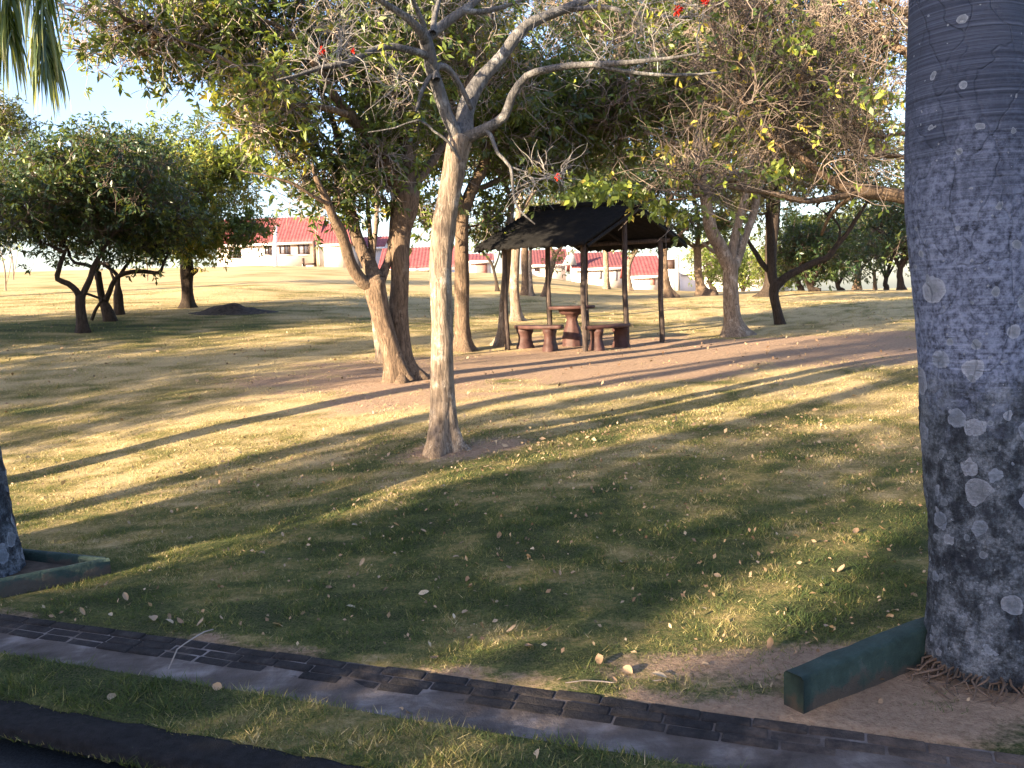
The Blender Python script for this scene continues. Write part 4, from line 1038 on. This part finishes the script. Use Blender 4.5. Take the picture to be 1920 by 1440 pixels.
tree_px('pale_tree', 'pale trunk just behind the left corner post of the shelter',
    [([(941, 648, 28), (943, 625, 20), (945, 560, 16), (949, 510, 15), (952, 472, 14), (956, 420, 13), (960, 370, 12)], 0)],
    [([(960, 380, 10), (985, 340, 8), (1020, 300, 6)], .5, 0), ([(960, 375, 9), (940, 330, 7), (915, 300, 5)], .2, 0)],
    [(970, 300, 110, 60, .5, 1.6, 1), (1060, 300, 90, 60, 1.5, 1.6, .8), (950, 420, 40, 30, .3, .5, .15)], natt=200, twigs=6, leafp=.55, seed=51, bark='bark_pale', leafm='leaf_mix', L=.12, clumps=22)
tree_px('pale_tree', 'pale straight trunk behind the shelter, second from its left post',
    [([(968, 602, 24), (967, 585, 19), (964, 535, 17), (967, 472, 16), (972, 410, 13), (978, 350, 10)], 0)],
    [([(974, 400, 9), (1010, 350, 7), (1060, 320, 5)], .5, 0)],
    [(1000, 280, 130, 90, 1, 2, 1), (1120, 270, 120, 90, 2, 2, 1)], natt=260, twigs=6, leafp=.7, seed=52, bark='bark_pale', leafm='leaf_dark', L=.13, clumps=30, twigm='twig_dark')
tree_px('brown_tree', 'brown trunk behind the shelter between its back posts and the pale trunk',
    [([(986, 553, 18), (985, 535, 14), (984, 485, 13), (986, 440, 11), (990, 380, 9)], 0)], [],
    [(800, 150, 200, 130, 1, 2.5, 1.6), (1000, 220, 150, 100, 1, 2.5, 1.2), (1020, 330, 110, 60, 0, 2, 1), (1100, 360, 100, 45, 0, 2, .8)], natt=650, twigs=6, leafp=.85, seed=53, bark='bark_brown', leafm='leaf_dark', L=.22, clumps=24, twigm='twig_dark')
tree_px('thin_tree', 'thin pale trunk beside the brown one behind the shelter',
    [([(997, 555, 9), (995, 530, 7), (994, 480, 6), (998, 430, 5)], 0)], [],
    [(1010, 400, 50, 25, 0, 1, 1)], natt=40, twigs=5, leafp=.6, seed=54, bark='bark_pale', leafm='leaf_olive', L=.15, clumps=8)
tree_px('leaning_tree', 'leaning forked trunk seen under the shelter roof beside the table',
    [([(1022, 556, 14), (1026, 535, 11), (1032, 510, 10), (1037, 490, 10), (1041, 477, 9)], 0)],
    [([(1040, 480, 7), (1058, 455, 6), (1075, 435, 4)], .3, 0), ([(1040, 480, 6), (1030, 460, 5), (1015, 445, 3)], .3, 0)],
    [(1050, 440, 60, 20, 0, 1, 1), (1050, 500, 25, 15, 0, .6, .15)], natt=70, twigs=5, leafp=.5, seed=55, bark='bark_brown', leafm='leaf_olive', L=.14, clumps=10)
tree_px('thin_tree', 'thin dark crooked sapling left of the shelter',
    [([(933, 546, 7), (929, 520, 5), (922, 495, 5), (908, 475, 4), (893, 455, 3)], 0)],
    [([(926, 505, 4), (935, 480, 3), (938, 455, 2.5)], .2, 0)],
    [(900, 440, 45, 30, 0, 1, 1), (925, 430, 30, 25, 0, 1, .6)], natt=60, twigs=5, leafp=.5, seed=56, bark='bark_dark', leafm='leaf_bright', L=.12, clumps=9)
tree_px('shade_tree', 'flared trunk tree behind the right corner post of the shelter',
    [([(1256, 558, 22), (1251, 540, 15), (1247, 510, 12), (1245, 480, 12), (1246, 460, 12)], 0)],
    [([(1246, 462, 9), (1225, 440, 7), (1200, 425, 5), (1170, 415, 4)], .3, 0), ([(1247, 462, 9), (1268, 445, 7), (1290, 425, 5)], .3, 0), ([(1246, 462, 8), (1250, 420, 7), (1255, 370, 5)], .3, 0)],
    [(1200, 130, 200, 140, 1, 2.5, 2.2), (1000, 60, 200, 120, 2, 2.5, 1.5), (1230, 340, 140, 70, 0, 2.2, 1.2), (1180, 430, 60, 14, 0, 1, .18), (1270, 430, 50, 16, 0, 1, .18), (1150, 260, 120, 80, 1, 2.2, .9)],
    natt=850, twigs=5, leafp=.9, tw_r=.012, seed=61, bark='bark_brown', leafm='leaf_dark', L=.22, clumps=40, twigm='twig_dark')
tree_px('shade_tree', 'flared trunk tree right of the shelter, left of the big forked tree',
    [([(1319, 554, 30), (1314, 540, 18), (1309, 510, 14), (1308, 480, 14), (1307, 462, 14)], 0)],
    [([(1307, 465, 10), (1285, 450, 8), (1265, 425, 6)], .3, 0), ([(1308, 465, 10), (1335, 450, 7), (1345, 430, 5)], .3, 0), ([(1307, 465, 10), (1310, 420, 8), (1300, 360, 6)], .3, 0)],
    [(1350, 150, 200, 120, 1, 2.5, 1), (1310, 350, 140, 60, 0, 2.2, 1), (1270, 430, 40, 18, 0, 1, .15), (1360, 420, 50, 25, 0, 1.2, .25), (1350, 260, 140, 90, 1, 2.2, .9)],
    natt=560, twigs=5, leafp=.9, tw_r=.012, seed=62, bark='bark_brown', leafm='leaf_dark', L=.22, clumps=36, twigm='twig_dark')
(_, _), YF = tree_px('forked_tree', 'big sunlit tree right of the shelter whose trunk forks into three limbs',
    [([(1377, 630, 42), (1373, 600, 31), (1371, 569, 29), (1369, 523, 27), (1369, 490, 31)], 0)],
    [([(1367, 500, 28), (1353, 466, 26), (1334, 432, 23), (1325, 386, 22), (1318, 345, 19), (1313, 317, 18), (1310, 283, 16), (1300, 250, 14), (1273, 217, 10), (1240, 170, 7)], -.8, 0),
     ([(1371, 495, 20), (1375, 460, 17), (1385, 416, 15), (1399, 358, 14), (1405, 310, 11), (1415, 250, 9), (1400, 180, 6)], .2, 0),
     ([(1375, 500, 20), (1386, 475, 17), (1399, 439, 16), (1415, 393, 14), (1425, 350, 11), (1450, 300, 9), (1480, 240, 7)], .8, 0),
     ([(1312, 300, 12), (1335, 250, 10), (1340, 180, 8), (1330, 100, 6)], .5, -.6),
     ([(1352, 475, 9), (1335, 470, 7), (1318, 455, 5)], -.3, 0), ([(1312, 300, 10), (1270, 270, 8), (1220, 250, 6), (1160, 260, 4)], -.6, -.6)],
    [(1260, 160, 170, 110, -.5, 2, 1), (1400, 150, 170, 130, .5, 2, 1.1), (1180, 220, 110, 60, -.5, 1.5, .4), (1500, 230, 120, 100, 1, 2, .7), (1280, 10, 250, 100, 0, 2, 1), (1480, 30, 220, 120, 1, 2, .9)],
    natt=1150, twigs=6, leafp=.5, seed=71, bark='bark_pale', twigm='twig_brown', leafm='leaf_mix', L=.16, clumps=90, yel=.14, sides=18, rt=.008, tw_r=.0105, tw_len=(.35, 1.0), curl=.95)
tree_px('crooked_tree', 'crooked tree with sunlit foot and one long dark bough reaching right',
    [([(1463, 608, 19), (1457, 581, 17), (1451, 550, 18), (1455, 530, 20)], 0)],
    [([(1455, 537, 18), (1470, 522, 16), (1490, 510, 14), (1529, 491, 13), (1552, 482, 12), (1570, 459, 10), (1586, 441, 9), (1602, 416, 8), (1621, 386, 6), (1640, 360, 4)], -.3, 0),
     ([(1455, 537, 19), (1449, 519, 18), (1447, 477, 17), (1445, 440, 15), (1440, 400, 12)], .3, 0),
     ([(1449, 515, 12), (1430, 495, 10), (1419, 477, 9), (1405, 455, 7), (1392, 430, 5)], .2, .1),
     ([(1570, 459, 5), (1575, 430, 4), (1560, 405, 3)], .2, -.2)],
    [(1440, 350, 110, 60, .3, 1.6, 1), (1600, 350, 90, 50, 0, 1.2, .5), (1540, 300, 100, 60, .3, 1.5, .6)],
    natt=260, twigs=6, leafp=.3, seed=81, bark='bark_dark', twigm='twig_dark', leafm='leaf_olive', L=.12, clumps=26, flare=.15)
tree_px('dark_tree', 'thick dark trunk right behind the crooked tree',
    [([(1441, 556, 30), (1443, 535, 22), (1445, 500, 21), (1447, 450, 22), (1449, 397, 26), (1450, 350, 22)], 0)],
    [([(1450, 360, 16), (1480, 310, 12), (1520, 260, 9)], .5, 0), ([(1449, 365, 14), (1410, 330, 10), (1380, 290, 8)], .5, 0)],
    [(1440, 280, 180, 90, .5, 2.5, 1.2), (1550, 150, 180, 100, 1, 2.5, .9), (1330, 120, 180, 110, 1, 2.5, .9), (1600, 300, 130, 80, 1, 2.5, .8), (1400, 380, 60, 35, 0, 1.5, .2)],
    natt=800, twigs=5, leafp=.8, seed=82, bark='bark_dark', twigm='twig_dark', leafm='leaf_olive', tw_r=.012, L=.22, clumps=50)
# limb tree hidden behind the palm
def W(px, py, Y, wpx): return [*P(px, py, Y), wpx / 2 / F * Y]
YL = 9.5; bx_ = P(1785, 700, YL)
gl = [bx_[0], bx_[1], float(gz(bx_[0], bx_[1])) - .15, .21]
tr_ = np.array([gl, W(1780, 600, YL, 60), W(1775, 470, YL, 54), W(1765, 400, YL, 50), W(1768, 330, YL, 44), W(1775, 200, YL, 36), W(1780, 60, YL, 28), W(1780, -60, YL, 20)])
lm = [[(1765, 400, 34, 0), (1735, 385, 28, 0), (1697, 370, 26, -.1), (1633, 360, 26, -.2), (1608, 358, 24, -.3), (1577, 347, 18, -.3), (1533, 320, 14, -.3), (1500, 293, 12, -.3), (1460, 270, 9, -.2), (1420, 235, 7, 0), (1370, 215, 5, 0)],
      [(1610, 358, 14, -.3), (1583, 367, 13, -.4), (1517, 377, 12, -.6), (1477, 370, 12, -.7), (1433, 360, 9, -.8), (1400, 358, 7, -.9), (1353, 350, 5, -1), (1317, 368, 4, -1.1), (1233, 377, 2.5, -1.2)],
      [(1770, 180, 24, 0), (1735, 125, 18, 0), (1703, 100, 16, 0), (1667, 80, 16, .1), (1633, 43, 14, .2), (1600, 3, 11, .3), (1570, -40, 8, .4)],
      [(1768, 300, 16, 0), (1730, 262, 11, 0), (1693, 250, 9, -.1), (1647, 257, 8, -.2), (1617, 240, 7, -.2), (1583, 228, 6, 0), (1540, 200, 5, .2), (1500, 177, 4, .3)],
      [(1770, 330, 16, 0), (1730, 300, 11, .1), (1620, 285, 9, .2), (1600, 262, 9, .2), (1570, 258, 8, .2), (1530, 270, 6, .1), (1515, 280, 4, 0)],
      [(1775, 90, 16, 0), (1720, 40, 12, -.3), (1660, 0, 9, -.6), (1600, -30, 7, -.8)],
      [(1608, 358, 9, -.3), (1560, 400, 7, 0), (1540, 440, 6, .3)]]
lines = [tr_] + [np.array([W(x, y, YL + dy, w_) for (x, y, w_, dy) in l]) for l in lm]
grow('spreading_tree', 'tangled mostly bare tree whose heavy bough reaches left from behind the big palm', 'tree', lines,
     [crn(1560, 120, 170, 130, YL, 1.2, 1.3), crn(1420, 230, 150, 90, YL - .3, 1.0, .8), crn(1560, 290, 120, 60, YL - .2, .8, .5), crn(1330, 330, 110, 35, YL - 1, .5, .3), crn(1400, 60, 170, 100, YL, 1.2, .8), crn(1850, 0, 200, 150, YL, 1.5, .8), crn(2000, 250, 200, 150, YL, 1.5, .6)],
     natt=800, twigs=4, leafp=.30, seed=91, bark='bark_brown', twigm='twig_brown', leafm='leaf_mix', L=.085, nper=3, W=.5, yel=.25, tint_mu=.5, rt=.0056, tw_r=.0052, tw_len=(.3, .9), clumps=70, curl=.65, sides=18, maxr=.03)
spt = [o for o in C.objects if o.name.startswith('spreading_tree')][0]
r = np.random.default_rng(92); mb = MB(); cc = []
for (px, py, rx, ry, k) in [(1130, 352, 75, 16, 34), (1185, 366, 40, 14, 14), (1090, 365, 30, 12, 8), (1235, 385, 45, 20, 26), (1275, 400, 25, 18, 14), (1460, 320, 30, 14, 12), (1640, 175, 25, 12, 6), (1500, 75, 25, 20, 8)]:
    for q in range(k): cc.append(P(px + r.normal() * rx * .6, py + r.normal() * ry * .6, YL - 1.1 + r.normal() * .2))
cc = np.array(cc); leaves(mb, cc, rnd_dir(len(cc), r), r, 5, .10, .5, 1.0, tint=r.uniform(.4, .9, len(cc)), droop=.6)
mb.build('crown', M['leaf_mix'], spt, smooth=False, attr_=True)
# far right trees
tree_px('far_tree', 'forked brown tree at the far right edge of the lawn',
    [([(1607, 540, 18), (1608, 525, 13), (1609, 500, 12), (1605, 484, 12)], 0)],
    [([(1606, 487, 7), (1592, 470, 6), (1578, 463, 4)], 0, 0), ([(1609, 490, 7), (1625, 478, 5), (1645, 465, 4)], 0, 0), ([(1606, 487, 7), (1607, 460, 5), (1612, 430, 4)], 0, 0), ([(1610, 515, 4), (1622, 495, 4), (1637, 482, 3)], 0, 0)],
    [(1600, 430, 90, 30, 0, 3, 1), (1680, 430, 70, 40, 0, 3, .7), (1520, 430, 60, 30, 0, 3, .6)], natt=300, twigs=5, leafp=.9, seed=101, bark='bark_brown', leafm='leaf_bright', L=.2, clumps=40)
tree_px('far_tree', 'thin grey tree right of the forked one at the far lawn edge',
    [([(1641, 540, 8), (1640, 525, 6), (1639, 510, 6)], 0)], [([(1639, 512, 4), (1650, 495, 3), (1660, 480, 3)], 0, 0), ([(1639, 512, 4), (1630, 497, 3)], 0, 0)],
    [(1650, 460, 50, 30, 0, 2, 1)], natt=100, twigs=5, leafp=.7, seed=102, bark='bark_brown', leafm='leaf_olive', L=.18, clumps=14)
def far_tree(x, y, h, rad, label, seed, leafm='leaf_dark', name='bushy_tree', natt=160, low=.25, cat='tree', leafp=1.0, L=.24, bark='bark_dark', nper=7, tint=.35, **kw):
    z = float(gz(x, y)); r = np.random.default_rng(seed); th = h * low
    tl = np.array([[x, y, z - .2, .14 + h * .012], [x + r.normal() * .1, y, z + th * .5, .11 + h * .009], [x + r.normal() * .2, y, z + th, .1 + h * .007], [x + r.normal() * .4, y, z + h * .6, .06]])
    lim = []
    for k in range(4):
        a = 2 * PI * k / 4 + r.uniform(-.4, .4); b = tl[2].copy(); e = np.array([x + math.cos(a) * rad * .6, y + math.sin(a) * rad * .6, z + th + (h - th) * r.uniform(.35, .7), .03]); m = (b + e) / 2; m[2] += .1 * h; m[3] = .06; b[3] = .08
        lim.append(np.array([b, m, e]))
    return grow(name, label, cat, [tl] + lim, [((x, y, z + th + (h - th) * .5), (rad, rad, (h - th) * .5), 1)], natt=natt, twigs=5, leafp=leafp, seed=seed, bark=bark, leafm=leafm, L=L, nper=nper, clumps=28, twigm='twig_dark' if 'dark' in leafm else 'twig', tint_mu=tint, flare=.4, rt=.012, tw_r=.009, tw_len=(.4, 1.0), **kw)[0]
def at(px, Y): p = P(px, 540, Y); return p[0], p[1]
FT = [(1500, 50, 4.6, 2.6, 'leaf_bright', .12, 'yellow green bush left of the far forked tree', 0), (1525, 40, 3.0, 1.7, 'leaf_dark', .05, 'round dark green bush under the long bough', 0),
      (1575, 56, 5, 3, 'leaf_olive', .1, 'olive bush just behind the far forked tree', 0), (1690, 44, 5, 2.8, 'leaf_dark', .2, 'dark evergreen by the big palm at the far lawn edge', 0),
      (1660, 60, 7, 3.5, 'leaf_olive', .15, 'tall olive tree in the far right distance', 0), (1750, 50, 8, 4, 'leaf_dark', .2, 'tall dark tree hidden behind the big palm', 0),
      (1450, 66, 4, 2.4, 'leaf_bright', .1, 'pale green bush in front of the white hall, right of the forked tree', 0), (1400, 70, 4.5, 2.5, 'leaf_bright', .1, 'pale green bush in front of the white hall, beside the forked trunk', 0),
      (1340, 58, 4, 2.0, 'leaf_bright', .15, 'light green shrub tree left of the forked trunk', 0), (1830, 60, 9, 4.5, 'leaf_olive', .2, 'olive tree beyond the right edge', 0)]
for i, (px, Y, h, rad, lm_, low, lab, _) in enumerate(FT):
    far_tree(*at(px, Y), h, rad, lab, 200 + i, lm_, low=low, tint=.45 if 'bright' in lm_ else .35)
for i, (px, Y, h) in enumerate([(1137, 48, 4.6), (1180, 46, 4.4)]):
    far_tree(*at(px, Y), h, 1.8, ['pale trunked tree before the dark red roof, seen through the shelter', 'stout pale trunked tree at the left of the bright red roof'][i], 230 + i, 'leaf_olive', low=.6, bark='bark_pale', natt=110, name='far_tree')
# left cluster of gnarled trees
(_, _), YG = tree_px('gnarled_tree', 'gnarled dark tree with elbowed bough, front one of the left cluster',
    [([(156, 624, 24), (153, 600, 19), (150, 575, 17), (151, 553, 17)], 0)],
    [([(151, 560, 13), (143, 545, 12), (128, 532, 11), (108, 523, 10), (110, 508, 9), (115, 490, 8), (125, 465, 5)], -.3, 0),
     ([(152, 560, 13), (161, 540, 12), (170, 520, 11), (176, 500, 11), (190, 475, 8), (210, 440, 6)], .3, 0),
     ([(176, 502, 8), (160, 496, 7), (140, 492, 6), (130, 480, 4)], .2, .3), ([(160, 550, 5), (175, 555, 5), (188, 560, 4)], .3, 0)],
    [(130, 380, 130, 90, 0, 2, 1), (40, 400, 90, 90, 0, 2, .8), (230, 330, 120, 70, 0, 2, .6)],
    natt=460, twigs=6, leafp=.9, seed=111, bark='bark_dark', leafm='leaf_dark', L=.145, clumps=60, twigm='twig_dark', flare=.2, tint_mu=.45, tw_r=.006)
tree_px('gnarled_tree', 'gnarled dark tree with crossing stems, middle one of the left cluster',
    [([(208, 602, 22), (200, 580, 20), (192, 560, 14), (187, 535, 12), (184, 510, 11)], 0)],
    [([(196, 568, 12), (205, 548, 10), (212, 530, 9), (222, 518, 9), (245, 510, 8), (270, 509, 8), (298, 511, 7), (305, 498, 5)], -.3, 0), ([(222, 520, 8), (215, 510, 7), (200, 500, 6), (188, 492, 5)], .2, -.1),
     ([(224, 518, 7), (235, 500, 6), (245, 485, 5), (250, 465, 4)], .2, -.1), ([(172, 600, 6), (180, 580, 6), (192, 562, 5)], -.1, 0), ([(187, 535, 7), (180, 515, 6), (190, 490, 5)], .1, 0)],
    [(250, 400, 120, 70, 0, 1.8, 1), (170, 320, 150, 60, .5, 2, .9), (290, 460, 50, 25, 0, 1, .25)],
    natt=400, twigs=6, leafp=.9, seed=112, bark='bark_dark', leafm='leaf_dark', L=.145, clumps=50, twigm='twig_dark', flare=.2, tint_mu=.5, tw_r=.006)
tree_px('gnarled_tree', 'short stubbed dark trunk at the back right of the left cluster',
    [([(224, 590, 20), (222, 570, 18), (222, 552, 17), (221, 535, 9), (222, 515, 8)], 0)],
    [([(221, 540, 7), (212, 520, 5), (205, 500, 4)], 0, 0)],
    [(220, 400, 140, 70, .5, 2, 1)], natt=220, twigs=6, leafp=.85, seed=113, bark='bark_dark', leafm='leaf_dark', L=.13, clumps=26, twigm='twig_dark', flare=.1, tint_mu=.4, tw_r=.006)
tree_px('stubby_tree', 'dark tree with a sawn side stub left of the soil mound',
    [([(352, 577, 28), (352, 560, 22), (351, 535, 21), (350, 505, 24), (349, 480, 20), (352, 440, 18), (360, 400, 15)], 0)],
    [([(351, 520, 16), (358, 512, 14), (366, 506, 13), (367, 504, 9)], 0, 0), ([(360, 405, 10), (390, 360, 8), (420, 330, 6)], .5, 0), ([(358, 410, 10), (320, 360, 8), (290, 310, 6)], -.5, 0), ([(358, 425, 8), (400, 440, 6), (440, 420, 4), (470, 420, 3)], 0, 0)],
    [(340, 290, 90, 60, 0, 1.8, 1), (395, 350, 85, 75, -.6, 1.5, 1.1, .75), (300, 390, 70, 70, .5, 1.5, .5), (370, 445, 75, 35, -.6, 1.3, .7, .7), (450, 425, 45, 25, -1, 1, .25), (440, 300, 60, 40, 0, 1, .3)],  # trailing tints paint two clumps brighter, as sunlit
    natt=620, twigs=5, leafp=.9, seed=114, bark='bark_dark', leafm='leaf_mix', L=.155, nper=8, clumps=60, twigm='twig_dark', flare=.25, tint_mu=.45, yel=.08, W=.28)
tree_px('grey_leaved_tree', 'grey green tree rising at the left edge behind the gnarled cluster',
    [([(-60, 560, 30), (-60, 480, 26), (-55, 400, 22)], 0)], [([(-55, 410, 14), (-20, 320, 10), (0, 230, 6)], 0, 0)],
    [(5, 230, 55, 45, 0, 1.6, 1), (-20, 310, 90, 80, 0, 2, 1), (-90, 260, 120, 110, 0, 2.5, 1)], natt=300, twigs=5, leafp=.8, seed=115, bark='bark_dark', leafm='leaf_olive', L=.16, clumps=34, tint_mu=.2)
for i, (px, py, h, lab) in enumerate([(10, 545, 1.6, 'thin young sapling at the left edge of the sunlit lawn'), (25, 525, 1.9, 'small sapling behind the thin one at the left edge'), (276, 527, 1.5, 'small twiggy sapling on the far lawn seen below the long low bough')]):
    g = G(px, py); r = np.random.default_rng(300 + i)
    tl = np.array([[g[0], g[1], g[2] - .1, .035], [g[0] + .05, g[1], g[2] + h * .5, .028], [g[0] - .05, g[1], g[2] + h, .015]])
    grow('sapling', lab, 'sapling', [tl, np.array([[g[0], g[1], g[2] + .1, .02], [g[0] + .25, g[1], g[2] + h * .5, .015], [g[0] + .4, g[1], g[2] + h * .9, .01]])], [((g[0], g[1], g[2] + h), (.6, .6, .5), 1)], natt=20, twigs=4, leafp=.6, seed=300 + i, bark='bark_pale', leafm='leaf_bright', L=.12, clumps=5, flare=.1, rt=.006)
# unseen trees and low shrubs, placed and sized to shade and streak the lawn
OFF = [(-8.7, -1.4, 3.0, 1.0, .7), (-8.1, -2.8, 2.2, .7, .7), (-7.1, -3.9, 2.3, .75, .8), (-6.2, -5.1, 2.9, 1.0, .9), (-5.2, -6.3, 3.0, 1.1, .9),
       (-10.4, -6.9, 8.0, .55, 1.1), (-13.6, -8.2, 7.0, 1.7, .22), (-14.0, -6.0, 6.0, 1.1, .25),
       (-26.0, 6.0, 6.0, 2.0, .8), (-20.5, 14.0, 6.5, 2.4, 1.6), (-15.5, 6.8, 5.0, .9, .5), (-22.5, 1.5, 7.0, 1.3, .4), (-17.8, 12.3, 7.0, 2.5, 2.6)]
for i, (x, y, h, rad, dn) in enumerate(OFF):
    far_tree(x, y, h, rad, 'leafy tree out of view, number of trees counted away from the road: ' + 'one two three four five six seven eight nine ten eleven twelve thirteen'.split()[i], 400 + i, 'leaf_dark', low=.16 if i > 7 else (.3 if i > 4 else .08), natt=int(150 * dn), L=.26, nper=6, leafp=.9)

ORD = 'first second third fourth fifth sixth seventh eighth ninth tenth eleventh twelfth thirteenth fourteenth'.split()
for i, (p_, s_, h, rad, dn) in enumerate([(3.3, 8, 4.6, .4, .1), (4.75, 9.5, 4.8, .6, .3), (7.9, 8, 7.5, .8, .5), (7.25, 8.5, 7.0, .5, .3), (5.0, 8, 6.5, .5, .2), (11.5, 10, 5.0, .55, .45), (12.9, 10, 5.2, .8, .5),
                                       (14.2, 10, 5.2, .95, .8), (15.1, 11, 6.6, .8, .5), (15.8, 10, 5.0, .8, .6), (17.2, 11, 5.0, .9, .7), (6.9, 9, 3.9, .8, .6)]):
    x = -.636 * p_ - .772 * s_; y = .772 * p_ - .636 * s_
    far_tree(x, y, h, rad, ORD[i] + ' slender tree of the row standing out of view to the left', 440 + i, 'leaf_dark', low=.55 if h < 5 else (.5 if h < 5.5 else .8), natt=int(90 * dn) + 10, L=.16, nper=6, leafp=.9, name='slender_tree')
